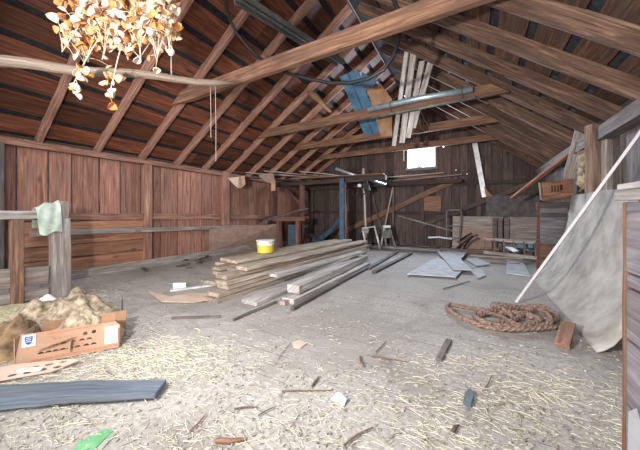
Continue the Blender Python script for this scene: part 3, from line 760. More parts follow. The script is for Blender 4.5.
# wire loop under the tie near the window
m = MB(); m.tube([BY(u, v, 7.9) for u, v in ((418, 122), (421, 128), (425, 132), (429, 131), (430, 128), (424, 119), (421, 111))], .008, 6); single('wire_loop', 'thin wire loop hanging above the gable window', 'wire', m, 'wire')
# ================================================================== LUMBER PILE
GL = 'boards of the lumber pile'
t = .056
cols = [-4.02, -3.75, -3.48, -3.20]
cname = ['far left column', 'second column from the left', 'third column from the left', 'right-hand column']
lname = ['bottom', 'second-lowest', 'third-lowest', 'third-highest', 'second-highest', 'top']
rl = random.Random(3)
for k in range(6):
    for c, x in enumerate(cols):
        if 0 < c < 3 and k in (0,): continue
        y0 = 3.46 - .18 * c - .10 * (5 - k) * .6 + rl.uniform(-.16, .16); y1 = 7.95 + rl.uniform(-.25, .2)
        if k == 5 and c == 3: y0 = 3.08
        if k == 5 and c == 2: continue
        xo = rl.uniform(-.035, .035) + .012 * (5 - k) * (1 if c == 3 else -.3 if c == 0 else 0)
        z = t / 2 + k * (t + .011)
        m = MB(); m.beam((x + xo - .06, y0, z), (x + xo + .16 + rl.uniform(-.03, .03), y1, z), .25, t, seg=6, jit=.003, tint=rl.random() + (.5 if k == 5 else -.1))  # lit tops put into the tint: top layer lighter, layers below darker
        single('lumber_board', 'tan board in the %s layer of the long lumber pile, %s' % (lname[k], cname[c]), 'board', m, 'lumber', GL, bevel=.004)
# loose boards lying along the right side of the pile: near end, far end, height, width, thickness
loose = [((249, 303, .03), (352, 259, .06), .27, .05, 'white_wood', 'wide whitish board at the foot of the lumber pile, its square end nearest the camera'),
         ((273, 275.5, .27), (362, 252, .30), .17, .045, 'lumber_grey', 'silvery board leaning high against the right side of the lumber pile'),
         ((293, 289, .15), (364, 257.5, .15), .21, .12, 'lumber_grey', 'thick grey square timber lying on top of the loose boards beside the pile'),
         ((288, 301, .035), (366, 264, .035), .2, .07, 'lumber_grey', 'grey board lying right below the thick square timber'),
         ((282, 303.5, .03), (338, 276, .03), .09, .05, 'lumber', 'short pale board end between the grey boards beside the pile'),
         ((292, 308.5, .03), (367, 268, .03), .06, .05, 'grey_dark', 'thin dark batten lying outermost on the right of the lumber pile'),
         ((233, 320, .015), (276, 302, .015), .035, .03, 'grey_dark', 'thin dark stick lying on the floor in front of the lumber pile'),
         ((374, 272, .03), (411, 253.5, .03), .10, .05, 'grey_dark', 'dark batten lying on the floor right of the pile, nearer of two'),
         ((368, 269, .02), (397, 252, .03), .10, .05, 'grey_dark', 'dark batten lying on the floor right of the pile, farther of two')]
for (a, b, w, th, mat, lab) in loose:
    m = MB(); m.beam(F(*a), F(*b), w, th, seg=5, jit=.003); single('loose_board', lab, 'board', m, mat, 'loose boards beside the lumber pile', bevel=.004)
m = MB(); m.prism([F(342, 262, .1), F(361, 255, .1), F(366, 259, .1), F(346, 267, .1)], (0, 0, .02)); single('board_scrap', 'short dark board end lying across the far end of the loose boards', 'board', m, 'grey_dark')
# tub on the pile
c = F(265.5, 252.5, 6 * (t + .011))
tb = thing('plastic_tub', 'yellow and white plastic tub standing on the left side of the lumber pile', 'tub', c)
m = MB(); m.lathe(c, [(0, .002), (.165, .002), (.17, .02), (.18, .165), (.181, .17)], 24); build('tub_body', m, 'yellow', tb, smooth=True)
m = MB(); m.lathe(c, [(.1805, .17), (.185, .25), (.198, .252), (.198, .27), (.19, .272), (.12, .262), (0, .262)], 24); build('tub_rim', m, 'white_tub', tb, smooth=True)
m = MB(); m.tube([c + V((.192 * math.cos(a), .192 * math.sin(a), .235 - .10 * math.sin(a + .5) * (1 if math.sin(a + .5) > 0 else 0))) for a in [-.5 + math.pi * i / 16 for i in range(17)]], .005, 6); build('bail_handle', m, 'wire', tb)

# ================================================================== LEFT BACK
m = MB(); a, b, c2, d2 = F(209, 252.5), F(283, 246.5), D(281, 223.5, 9.1), D(209, 229.5, 8.15)
m.prism([a, b, c2, d2], (.02, -.02, 0)); single('cardboard_sheet', 'large flat brown cardboard sheet leaning against the left wall behind the tub', 'cardboard', m, 'card_dark')
# bench frame
wb = thing('work_bench', 'dark red-brown bench frame against the left wall behind the lumber pile', 'bench', D(288, 250, 9.2) * V((1, 1, 0)) if False else V((D(288, 250, 9.2).x, D(288, 250, 9.2).y, 0)))
bq0, bq1 = D(277.5, 219, 9.0), D(302, 219, 9.0)
zt = bq0.z
def at_u(u, tt, z): p = D(u, 213, tt); return V((p.x, p.y, z))
for (u, tt) in ((279, 8.9), (298, 8.9), (283, 9.9), (302, 9.9)):
    m = MB(); m.beam(at_u(u, tt, 0), at_u(u, tt, zt - .05), .13, .13, (0, 1, 0), seg=3, jit=.004); build('leg', m, 'red_brown', wb, bevel=.006)
m = MB(); m.beam(at_u(273, 8.9, zt), at_u(305, 8.9, zt), .1, .14); build('top_rail', m, 'red_brown', wb, bevel=.006)
m = MB(); m.beam(at_u(277, 9.9, zt), at_u(309, 9.9, zt), .1, .14); build('top_rail', m, 'red_brown', wb, bevel=.006)
m = MB(); m.beam(at_u(279, 8.95, zt - .02), at_u(283, 9.85, zt - .02), .1, .1); build('side_rail', m, 'red_brown', wb)
m = MB(); m.beam(at_u(298, 8.95, zt - .02), at_u(302, 9.85, zt - .02), .1, .1); build('side_rail', m, 'red_brown', wb)
m = MB(); m.beam(at_u(288.5, 9.3, .45), at_u(296.5, 9.3, .45), .3, .8, tint=.3); 
single('blue_crate', 'dark blue box standing under the bench frame', 'box', m, 'navy', bevel=.01)
m = MB(); m.beam(D(272, 217.5, 8.9) , D(306.5, 208.5, 9.4), .3, .03, seg=4, jit=.004); single('board', 'grey board lying aslant on top of the bench frame', 'board', m, 'grey_dark', bevel=.004)
m = MB(); m.beam(D(261, 221, 8.7), D(276, 216, 9.0), .3, .07, seg=3, jit=.01); single('board', 'dark short plank end left of the bench frame', 'board', m, 'slate')
m = MB(); cc = at_u(309, 9.9, 0)
for k in range(3): m.tube([cc + V((.16 * math.cos(a) + .05 * k, .05 * k, .26 + .2 * math.sin(a))) for a in [2 * math.pi * i / 20 for i in range(20)]], .02, 6, closed=True)
single('wire_coil', 'coil of dark tubing standing on the floor right of the bench frame', 'coil', m, 'iron', smooth=True)

# overhead shelf of loose boards carried by ties at plate height
YS = 8.62
m = MB(); m.beam((XL + .05, YS, 2.40), (BY(386, 180, YS).x, YS, 2.40), .14, .16, seg=6, jit=.005); single('cross_tie', 'dark cross tie carrying loose boards from the left wall to the blue post', 'beam', m, 'wall_dark', bevel=.006)
m = MB(); m.beam((XL + .05, 10.4, 2.36), (BY(462, 180, 10.4).x, 10.4, 2.36), .12, .14, seg=6, jit=.005); single('cross_tie', 'dark cross tie close to the back wall below the gable window', 'beam', m, 'wall_dark', bevel=.006)
ov = [(229, 171.5, 264, 175.5, .2, 'brown_wood', 'leftmost brown board of the overhead shelf beside the thick post'), (246, 173, 322, 178, .22, 'grey_wood', 'grey board on the overhead shelf above the cardboard scraps'),
      (263, 170.8, 320, 176.3, .12, 'white_wood', 'pale thin board on top of the overhead shelf'), (285, 174, 345, 180, .2, 'brown_wood', 'brown board in the middle of the overhead shelf'),
      (300, 171.5, 352, 177, .1, 'white_wood', 'pale lath right of the middle on the overhead shelf'), (318, 180, 372, 182.5, .2, 'lumber', 'tan splintered board on the overhead shelf left of the antenna pole')]
ov += [(292, 183, 384, 184, .24, 'brown_wood', 'dark brown board on the lower edge of the overhead shelf'), (240, 178, 300, 183, .25, 'grey_dark', 'dark grey board on the lower left of the overhead shelf')]
zq = 2.49
for i, (u0, v0, u1, v1, w_, mat, lab) in enumerate(ov):
    y0 = YS + .10 * (i % 3) - .12; zq = 2.50 + .025 * (i % 4)
    a, b = (LX(u0, v0, XL + .25) if u0 < 270 else BY(u0, v0, y0 - .5)), BY(u1, v1, y0); a.z, b.z = max(a.z, 2.50), max(b.z, 2.5); 
    m = MB(); m.beam(a, b, w_, .03, seg=5, jit=.006); single('shelf_board', lab, 'board', m, mat, 'boards of the overhead shelf', bevel=.003)
for pts, lab, mat in (([(228, 178), (240, 176.5), (243, 186), (238, 188), (233, 184)], 'leftmost dusty cardboard scrap hanging from the overhead shelf', 'cardboard_pink'),
                 ([(239, 177), (244, 175.5), (245, 184), (241, 188), (238, 187)], 'tan curled cardboard scrap hanging beside the thick post', 'cardboard'),
                 ([(258, 175), (273, 173.5), (275, 183), (268, 183), (262, 179)], 'tan cardboard flap hanging in the middle of the overhead shelf', 'card_dark'),
                 ([(271, 181), (275, 180), (275, 190.5), (271, 191)], 'narrow tan cardboard strip hanging straight down from the overhead shelf', 'cardboard')):
    m = MB(); m.prism([D(u, v, 8.45 if pts[0][0] < 250 else 9.2) for u, v in pts], (.01, .012, 0)); single('cardboard_scrap', lab, 'cardboard', m, mat, 'cardboard scraps on the overhead shelf')
for (u, w_, lab) in ((273, .12, 'thin red-brown post below the overhead shelf by the tan cardboard strip'), (301, .14, 'dark red post below the overhead shelf above the bench frame')):
    m = MB(); p = BY(u, 213, 8.55); m.beam((p.x, 8.62, 0), (p.x, 8.62, 2.32), w_, w_, (0, 1, 0), seg=4, jit=.004); single('shelf_post', lab, 'post', m, 'red_brown', 'posts of the overhead shelf', bevel=.005)
m = MB(); m.beam(BY(300, 203, 8.7), BY(285, 188, 8.7), .12, .08); single('knee_brace', 'short dark knee brace under the overhead shelf', 'brace', m, 'red_brown')
# blue post and leaning blue plank
p = BY(342.3, 213, 8.48)
m = MB(); m.beam((p.x, 8.48, 0), (p.x, 8.48, 2.46), .17, .12, (0, 1, 0), seg=4, jit=.003); single('blue_post', 'blue painted post standing behind the far end of the lumber pile', 'post', m, 'blue_dark', bevel=.005)
m = MB(); m.beam((p.x + .125, 8.5, 0), (p.x + .125, 8.5, 2.3), .04, .1, (0, 1, 0), seg=4, jit=.003); single('post_batten', 'thin brown batten fixed to the right side of the blue post', 'batten', m, 'brown_wood')
m = MB(); pts = [F(312, 243.5), BY(322, 238, 9.3), BY(332, 229.5, 9.1), BY(339, 219, 8.9), BY(343, 211, 8.75)]
rows = [[q + V((-.02, 0, -.12)), q + V((.02, 0, .12))] for q in pts]; rows[0][0].z = .01; rows[0][1].z = .2
m.grid(rows); single('blue_plank', 'bent blue sheet metal strip leaning behind the blue post', 'strip', m, 'blue_dark', solid=.03)
# antenna pole with crossbar
ap = thing('antenna_mast', 'pale upright mast with a slanting crossbar standing behind the lumber pile', 'mast', F(366, 247.5))
bp0 = F(366, 247.5); 
m = MB(); m.tube([bp0, D(365.7, 227, 9.64), D(364.5, 200, 9.64), D(363, 168.5, 9.64)], .032, 8); build('mast_pole', m, 'lumber_grey', ap, smooth=True)
m = MB(); m.tube([D(335.5, 168.5, 9.5), D(360, 177, 9.52), D(386, 185, 9.55)], .05, 8); build('crossbar', m, 'steel', ap, smooth=True)
m = MB(); m.beam(D(364, 178, 9.5), D(367.5, 191, 9.5), .2, .14, (0, 1, 0)); build('clamp_box', m, 'iron', ap, bevel=.01)
m = MB(); m.tube([D(u, v, 9.45) for u, v in ((347, 189), (352, 189.5), (352, 193), (355, 196), (361, 196), (365, 193), (367, 188))], .018, 6); build('hook', m, 'iron', ap, smooth=True)
m = MB(); q = D(359.5, 185.5, 9.42); m.lathe(q - V((0, 0, .06)), [(0, 0), (.06, .01), (.075, .06), (.06, .11), (0, .12)], 12); build('insulator', m, 'white_tub', ap, smooth=True)
# two small sawhorses / step stands
s1 = thing('tubular_stand', 'white bent-tube stand at the foot of the pale mast', 'stand', F(370, 249))
ta, tbb = D(362.5, 228.5, 9.5), D(374.5, 226.5, 9.5)
m = MB(); m.tube([F(366, 250), D(364.5, 240, 9.3), ta, tbb, D(377.5, 238, 9.3), F(380, 249)], .035, 8); build('front_frame', m, 'alu', s1, smooth=True)
m = MB(); m.tube([F(362, 246.5), ta + V((0, .06, 0)), tbb + V((0, .06, 0)), F(373, 246)], .03, 8); build('rear_frame', m, 'iron', s1, smooth=True)
m = MB(); m.beam(D(361.5, 230.5, 9.55), D(368, 230.5, 9.55), .24, .16); build('seat_pad', m, 'grey_wood', s1, bevel=.01)
s2 = thing('step_stool', 'dark stand with a pale top right of the pale mast', 'stand', F(388, 248))
m = MB(); m.beam(D(383, 226.5, 9.7), D(390, 226.5, 9.7), .2, .09); build('top', m, 'paper', s2, bevel=.01)
for k, (uu, vv, tu) in enumerate(((381, 247, 384), (396, 248, 389.5), (386, 245, 385), (391.5, 245, 388.5))):
    m = MB(); m.tube([F(uu, vv), D(tu, 227.5, 9.7)], .03, 8); build('leg', m, 'steel_dark' if k % 2 else 'alu', s2)
m = MB(); m.prism([D(382.5, 230, 9.66), D(390, 230, 9.66), D(391, 238, 9.6), D(381.5, 238, 9.6)], (0, .1, 0)); build('side_plate', m, 'steel_dark', s2)
# poles leaning on the back wall
for (u0, v0, u1, v1, r_, mat, lab) in ((384, 243, 373, 196, .03, 'grey_dark', 'leftmost thin pole leaning on the back wall behind the stands'), (381, 243, 393, 187, .03, 'lumber', 'pale pole leaning right on the back wall behind the stands'),
                                 (386, 243, 376, 209, .025, 'lumber', 'short pale pole leaning on the back wall between the stands'), (393, 243, 393.5, 188, .035, 'grey_dark', 'upright dark pole on the back wall right of the stands')):
    m = MB(); m.tube([BY(u0, v0, YB - .5) * V((1, 1, 0)), BY(u1, v1, YB - .27)], r_, 7); single('leaning_pole', lab, 'pole', m, mat, 'poles leaning on the back wall')
m = MB(); m.tube([BY(398, 215.5, YB - .32), BY(453, 231, YB - .32)], .035, 8); single('rod', 'pale rod fixed slanting down to the right along the back wall', 'rod', m, 'grey_wood')
# boards on the tie below the window
for i, (u0, v0, u1, v1, mat, lab) in enumerate(((372, 178.5, 444, 172.8, 'white_wood', 'upper pale lath lying on the tie below the gable window'), (380, 182, 462, 174.6, 'grey_wood', 'lower grey lath lying on the tie below the gable window'),
                                               (398, 178, 440, 176, 'brown_wood', 'brown lath lying between the pale laths below the gable window'))):
    a, b = BY(u0, v0, 10.3), BY(u1, v1, 10.55); m = MB(); m.beam(a, b, .1, .04, seg=4, jit=.005); single('lath', lab, 'lath', m, mat, 'laths below the gable window')
m = MB(); m.prism([BY(424, 196, YB - .14), BY(441, 196, YB - .14), BY(441, 211, YB - .14), BY(424, 211, YB - .14)], (0, .04, 0)); single('wood_patch', 'square brown board nailed to the back wall under the window', 'board', m, 'brown_wood')
m = MB(); a, b = BY(474, 139, YB - .3), BY(484.5, 197, YB - .34); m.beam(b, a, .15, .03, (0, 1, 0)); single('pale_strip', 'pale blue-white strip leaning upright on the back wall right of the window', 'strip', m, 'alu')
m = MB(); m.prism([BY(484, 186, YB - .4), BY(493, 196, YB - .4), BY(486, 196.5, YB - .4)], (0, .03, 0)); single('wood_wedge', 'small orange wedge of wood beside the foot of the pale blue-white strip', 'wedge', m, 'orange_wood')

# ================================================================== RIGHT BACK
def lean(name, lab, cat, pix, Y0, mat, th=.03, back=.0, group=None, **k):
    """sheet standing on edge: pixel outline on an upright plane facing the camera's end of the barn"""
    P_ = [BY(u, v, Y0) for u, v in pix]; P_[0].z = P_[1].z = 0
    m = MB(); m.prism(P_, (0, th, 0)); return single(name, lab, cat, m, mat, group, **k)
lean('dark_panel', 'large dark scratched panel leaning on the back wall at the right', 'panel', [(483, 216), (540, 217), (540, 195), (487, 196)], YB - .45, 'slate')
lean('wide_board', 'wide grey board standing along the back wall below the dark panel', 'board', [(452, 242), (502, 246), (503, 217), (453, 216)], YB - .7, 'grey_wood')
lean('wide_board', 'grey board standing along the back wall left of the grey bin', 'board', [(508, 246), (540, 249), (540, 217), (508, 217)], YB - .75, 'grey_wood')
lean('fibreboard', 'brown fibreboard sheet leaning low before the wide grey board', 'board', [(457, 243), (497, 244), (496, 233), (464, 227), (459, 230)], YB - .85, 'card_dark')
for i, (u0, u1) in enumerate(((492.5, 497), (498, 502.5), (504, 509))):
    lean('short_board', '%s of three short dark boards standing upright on the back wall' % ['left', 'middle', 'right'][i], 'board', [(u0, 246), (u1, 246), (u1, 218 + i % 2), (u0, 217.5)], YB - .9, 'grey_dark', group='short upright boards')
# tube frame
tf = [BY(447, 247, 10.0) * V((1, 1, 0)), BY(446.5, 212, 10.0), BY(448, 210, 10.0), BY(460, 210, 10.0), BY(461.5, 212, 10.0), BY(459, 247, 10.0) * V((1, 1, 0))]
m = MB(); m.tube(tf, .025, 8); m.tube([BY(447, 238, 10.0), BY(460, 238, 10.0)], .018, 6); m.tube([BY(446.8, 226, 10.0), BY(460.8, 226, 10.0)], .018, 6)
single('tube_frame', 'bent metal tube frame standing before the back wall', 'frame', m, 'steel_dark', smooth=True)
for i, (u0, v0, u1, v1, lab) in enumerate(((453, 243, 471, 233.5, 'dark rod rising right in the scrap before the brown fibreboard'), (456, 246, 473, 237, 'dark rod lying behind the floor sheets in the scrap heap'),
                                     (428, 237, 452, 239, 'white lath lying level in front of the tube frame'), (463, 247, 472, 236, 'dark bent rod at the right of the scrap heap'))):
    m = MB(); a, b = F(u0, v0 + 3, .05), BY(u1, v1, 9.0); 
    if i == 2: a, b = BY(428, 237.5, 9.95), BY(452, 239, 9.95)
    m.tube([a, (a + b) / 2 + V((0, 0, .03)), b], .03, 6); single('scrap_rod', lab, 'rod', m, 'alu' if i == 2 else 'iron', 'scrap rods by the back wall')
# boards and ladder on the floor
for (a, b, w_, t_, mat, lab) in (((440, 249.5, .06), (535, 254, .06), .14, .12, 'grey_dark', 'long dark timber lying on the floor in front of the back wall boards'),
                           ((462, 246, .12), (500, 249, .12), .2, .06, 'brown_wood', 'brown plank lying on the floor left of the ladder'),
                           ((455, 244, .05), (520, 247, .05), .16, .1, 'grey_dark', 'second dark timber lying close to the back wall'),
                           ((470, 255.5, .03), (532, 258.5, .03), .1, .05, 'lumber', 'pale plank lying on the floor in front of the ladder'),
                           ((490, 262.5, .02), (520, 264.5, .02), .06, .04, 'grey_dark', 'thin dark batten on the floor before the ladder')):
    m = MB(); m.beam(F(*a), F(*b), w_, t_, seg=4, jit=.006); single('floor_plank', lab, 'plank', m, mat, 'planks lying by the back wall', bevel=.004)
ld = thing('ladder', 'short grey wooden ladder lying on its side at the foot of the right back boards', 'ladder', F(510, 256))
la, lb_ = F(484, 252, .16), F(537, 258, .16)
lz = V((0, .10, .36))
m = MB(); m.beam(la, lb_, .05, .08); build('side_rail', m, 'grey_wood', ld, bevel=.004)
m = MB(); m.beam(la + lz, lb_ + lz, .05, .08); build('side_rail', m, 'grey_wood', ld, bevel=.004)
for k in range(6):
    q = la.lerp(lb_, .03 + .19 * k); m = MB(); m.beam(q, q + lz, .06, .04, (1, 0, 0)); build('rung', m, 'grey_dark', ld)
m = MB(); a = F(509, 246.5, .42); m.prism([BY(512, 244, 8.8), BY(520, 242.5, 8.8), BY(533, 244, 8.8), BY(533, 248, 8.8), BY(522, 248.5, 8.8)], (0, .25, 0)); single('metal_scrap', 'blue metal scrap lying on the ladder by the grey bin', 'scrap', m, 'blue_paint')
m = MB(); m.prism([BY(505, 247, 8.4), BY(512, 247, 8.4), BY(519, 251, 8.4), BY(513, 252, 8.4)], (0, .2, .02)); single('metal_scrap', 'pale blue scrap piece on the left part of the ladder', 'scrap', m, 'steel')
# grey bin with crate on top
bs = 6.1
def bxy(u, tt): p = D(u, 213, tt); return V((p.x, p.y, 0))
def upbox(name, lab, cat, u0, v_bot, v_top, u1, tt, depth, mat, parent=None, **k):
    a, b = bxy(u0, tt), bxy(u1, tt); z0 = H + (HV - v_bot) / FP * tt; z1 = H + (HV - v_top) / FP * tt
    dv = ray(u0 - 6, 213).normalized() * depth
    m = MB(); m.prism([a + V((0, 0, max(z0, 0))), b + V((0, 0, max(z0, 0))), b + V((0, 0, z1)), a + V((0, 0, z1))], dv)
    return build(name, m, mat, parent, bevel=.008) if parent else single(name, lab, cat, m, mat, bevel=.008)
bn_ = thing('grain_bin', 'dark grey wooden bin standing behind the big leaning sheet', 'bin', bxy(552, 5.55))
upbox('bin_front', '', '', 540, 244, 208, 572, 5.55, .05, 'panel_purple', bn_); upbox('side_post', '', '', 536.5, 273, 203, 540, 5.57, .12, 'red_brown', bn_); upbox('base_box', '', '', 540, 273, 244.8, 572, 5.57, .35, 'brown_wood', bn_)
upbox('top_rail', '', '', 536, 208.5, 202, 572, 5.6, .3, 'grey_dark', bn_); upbox('bin_back', '', '', 540, 262, 206, 566, 5.95, .05, 'grey_dark', bn_)
upbox('batten', '', '', 540.5, 217, 213, 572, 5.51, .03, 'grey_dark', bn_)
cr = thing('wooden_crate', 'tilted orange-brown wooden crate on top of the dark grey bin', 'crate', V((bxy(557, 5.35).x, bxy(557, 5.35).y, 1.4)))
def tilt(px, tt): return [D(u, v, tt) for u, v in px]
dv = (ray(535, 213)).normalized() * .30
m = MB(); m.prism(tilt([(543, 199.5), (574, 196), (572, 179.5), (543, 183)], 5.35), dv * .06); build('front_panel', m, 'orange_wood', cr, bevel=.004)
for k, (u0, u1) in enumerate(((538.5, 540), (540.2, 541.6), (541.8, 543.2))):
    m = MB(); m.prism(tilt([(u0 + 2, 200), (u1 + 2, 200), (u1, 182.5), (u0, 182.5)], 5.37), dv); build('side_slat', m, ('lumber', 'grey_dark', 'lumber')[k], cr)
m = MB(); m.prism([q + dv * .96 for q in tilt([(543, 199.5), (574, 196), (572, 179.5), (543, 183)], 5.35)], dv * .06); build('back_panel', m, 'brown_wood', cr)
m = MB(); m.prism(tilt([(542, 184.5), (572.5, 181), (572, 179), (542, 182.5)], 5.35), dv); build('top_panel', m, 'orange_wood', cr)
m = MB(); m.prism(tilt([(542, 201), (574.5, 197.5), (574.5, 195.5), (542, 199)], 5.35), dv); build('bottom_panel', m, 'brown_wood', cr)
for k, u in enumerate((551.5, 554.5, 557.5)):
    m = MB(); m.prism(tilt([(u, 192), (u + 1.3, 192), (u + 1.0, 185.5), (u - .2, 185.5)], 5.335), dv * .01); build('dark_mark', m, 'iron', cr)
m = MB(); m.prism(tilt([(560, 190.5), (562.5, 190), (562.3, 184.5), (560, 185)], 5.335), dv * .01); build('dark_mark', m, 'iron', cr)
# brown plank rising to the posts
m = MB(); m.beam(D(512, 198, 6.9), D(594, 135.5, 4.75), .10, .05, seg=6, jit=.003); single('plank', 'long orange-brown plank slanting up to the rough post at the right', 'plank', m, 'orange_wood', bevel=.004)
# sacking and weathered board by the posts
m = MB(); m.beam(D(572, 178, 5.3), D(588, 116, 4.72), .27, .045, (0, 1, 0), seg=6, jit=.008); single('weathered_board', 'rough grey splintered board leaning left of the right-hand posts', 'board', m, 'grey_wood', bevel=.004)
m = MB(); rows = []
for i in range(9):
    row = []
    for j in range(11):
        u = 578 + 15 * i / 8; v = 150 + 42 * j / 10; p = D(u, v, 4.75 - .15 * math.sin(math.pi * i / 8) * math.sin(math.pi * j / 10))
        row.append(p + V((noise.noise(V((i * .9, j * .7, 1))) * .1, noise.noise(V((i * .8, j * .6, 9))) * .12, 0)))
    rows.append(row)
m.grid(rows); single('hanging_sack', 'pale crumpled sacking hanging behind the rough post at the right', 'sack', m, 'burlap', smooth=True, solid=.02)
# posts
def post(u0, u1, vt, tt, depth, mat, lab, zb=0):
    a, b = bxy(u0, tt), bxy(u1, tt); z1 = H + (HV - vt) / FP * tt; c = (a + b) / 2 + V((-SF, CF, 0)) * depth / 2
    m = MB(); m.beam(V((c.x, c.y, zb)), V((c.x, c.y, z1)), (b - a).length, depth, (-SF, CF, 0), seg=7, jit=.006); return single('stall_post', lab, 'post', m, mat, 'posts at the right', bevel=.008)
post(592, 605.5, 123.5, 4.15, .12, 'post_brown', 'rough brown post with its sawn top just under the right rafters')
post(606.5, 617.5, 139, 4.05, .08, 'grey_wood', 'narrower pale brown post right of the rough brown post')
# big leaning sheet
m = MB(); prof = [(.95, .006), (1.0, .035), (1.06, .085), (1.12, .16), (1.19, .27), (1.27, .43), (1.35, .65), (1.42, .9), (1.47, 1.2), (1.5, 1.54)]
rows = []
for i in range(23):
    y = 3.31 + (6.75 - 3.31) * i / 22; row = []
    k = i / 22
    for j, (x, z) in enumerate(prof):
        f = j / (len(prof) - 1)
        yy = y + (.9 * (1 - k) - .1 * k) * f ** 2.6
        row.append(V((x + .018 * noise.noise(V((y * 1.3, z * 2, 3))) + .05 * k * f, yy, z * (1 + .004 * math.sin(3 * y)) + (.04 * k if f == 1 else 0))))
    rows.append(row)
m.grid(rows); single('grey_sheet', 'large scuffed grey flexible sheet leaning against the right wall and curling onto the floor', 'sheet', m, 'sheet', smooth=True, solid=.012)
# white strip
sa, sb = F(516.5, 304, .004), D(641, 132, 2.85); sd_ = (sb - sa)
m = MB(); m.beam(sa + V((0, 0, .03)), sa + sd_ * 1.14, .085, .03, seg=4); single('white_strip', 'long white trim strip leaning from the floor up to the right wall', 'strip', m, 'white_plastic', bevel=.003)
# near stall partition at the right edge
sp = thing('stall_partition', 'grey-purple plank partition filling the right edge of the photo', 'partition', V((.62, 1.5, 0)))
zz = .0
for i, hgt in enumerate((.36, .30, .24, .065, .33)):
    m = MB(); m.beam((.635, .75, zz + hgt / 2), (.635, 1.80, zz + hgt / 2 + (0 if i else 0)), .045, hgt - .01, seg=5, jit=.002); build('plank', m, 'panel_purple', sp, bevel=.006); zz += hgt + .002
m = MB(); m.beam((.634, 1.812, 0), (.634, 1.812, 1.30), .055, .022, (0, 1, 0), seg=9, jit=.003); build('edge_batten', m, 'brown_wood', sp, bevel=.004)
m = MB(); m.prism([(.611, 1.62, .13), (.611, 1.78, .10), (.611, 1.77, .34), (.611, 1.70, .40), (.611, 1.62, .3)], (-.001, 0, 0)); build('paint_patch', m, 'plaster', sp)['label'] = 'pale patch of flaked paint'
m = MB(); m.beam((.67, .75, 1.332), (.67, 1.86, 1.332), .15, .05, seg=5, jit=.004); single('timber', 'short squared timber lying along the top of the right partition', 'timber', m, 'grey_wood', bevel=.006)
m = MB(); m.beam((.66, .9, 1.375), (.65, 1.83, 1.372), .12, .028, seg=5, jit=.004); single('timber', 'thin board stacked on the squared timber on the right partition', 'board', m, 'lumber_grey', bevel=.004)
# ================================================================== ON THE FLOOR
# rope: one long strand laid back and forth
rr = random.Random(8)
def rp(u, v, z): return F(u, v, z)
pix = [(556, 327), (520, 329), (488, 327), (462, 318), (449, 310), (447, 306), (453, 305), (470, 308), (500, 312), (530, 317), (552, 320), (557, 315), (545, 310), (520, 308), (495, 310), (478, 317),
       (486, 323), (510, 321), (528, 312), (536, 309), (546, 313), (551, 321), (538, 326), (515, 324), (500, 316), (486, 312), (474, 314), (480, 320), (497, 325), (520, 326), (540, 321), (530, 315), (510, 312),
       (512, 316), (502, 309), (492, 306), (498, 304), (520, 307), (538, 306), (545, 308)]
pts = [F(u, v, .034 + .036 * abs(math.sin(i * 1.7)) * (1 if 12 < i else .3)) for i, (u, v) in enumerate(pix)]
def catmull(P, n=6):
    out = []
    for i in range(len(P) - 1):
        p0, p1, p2, p3 = P[max(i - 1, 0)], P[i], P[i + 1], P[min(i + 2, len(P) - 1)]
        for k in range(n):
            t = k / n
            out.append(.5 * ((2 * p1) + (p2 - p0) * t + (2 * p0 - 5 * p1 + 4 * p2 - p3) * t * t + (3 * p1 - p0 - 3 * p2 + p3) * t ** 3))
    return out + [P[-1]]
cl = catmull(pts, 8)
m = MB(); m.tube(cl, .021, 8)
# lay the twist of the strands as a helix around the core
core = cl; hel = []
rope = thing('rope', 'heap of thick red-brown rope lying in loops on the floor', 'rope', V((sum(p.x for p in pts) / len(pts), sum(p.y for p in pts) / len(pts), 0)))
build('rope_core', m, 'rope', rope, smooth=True)
fine = catmull(pts, 22); L = 0; tw = [MB() for _ in range(3)]; lists = [[], [], []]
for i, p in enumerate(fine):
    if i: L += (p - fine[i - 1]).length
    t = (fine[min(i + 1, len(fine) - 1)] - fine[max(i - 1, 0)]).normalized(); e0 = t.cross(V((0, 0, 1))).normalized(); e1 = e0.cross(t)
    for s in range(3):
        a = L * 30 + s * 2.094; lists[s].append(p + (e0 * math.cos(a) + e1 * math.sin(a)) * .014)
for s in range(3):
    tw[s].tube(lists[s], .0145, 6); build('strand', tw[s], 'rope', rope, smooth=True)

# small wooden block propped on the sheet
m = MB(); m.beam(F(562, 346, .022), F(568.5, 323.5, .10), .11, .045, seg=2, jit=.002); single('wood_block', 'short brown board end with an orange sawn edge lying by the grey sheet', 'block', m, 'brown_wood', bevel=.004)

# floor sheets
for i, (px, lab, z) in enumerate((([(407.5, 273.5), (424, 264), (438, 257), (462, 270.5), (456, 276.5)], 'largest pale flat sheet lying on the floor before the back wall', .05),
                            ([(437.5, 251.5), (452, 251), (466.6, 252.5), (461, 259), (472, 269.5), (453, 269)], 'pale broken sheet overlapping the largest one on the floor', .09),
                            ([(507, 259), (523, 261.5), (531, 276), (506, 272.5)], 'pale square sheet lying on the floor before the ladder', .03),
                            ([(466, 259), (477, 257.5), (490, 264), (476, 265.5)], 'small pale scrap sheet between the two bigger floor sheets', .04),
                            ([(470, 270), (481, 268), (486, 275), (478, 278)], 'small triangular pale scrap right of the largest floor sheet', .03))):
    m = MB(); m.prism([F(u, v, z) for u, v in px], (0, 0, -.022)); single('floor_sheet', lab, 'sheet', m, 'plaster', 'pale sheets on the back floor')
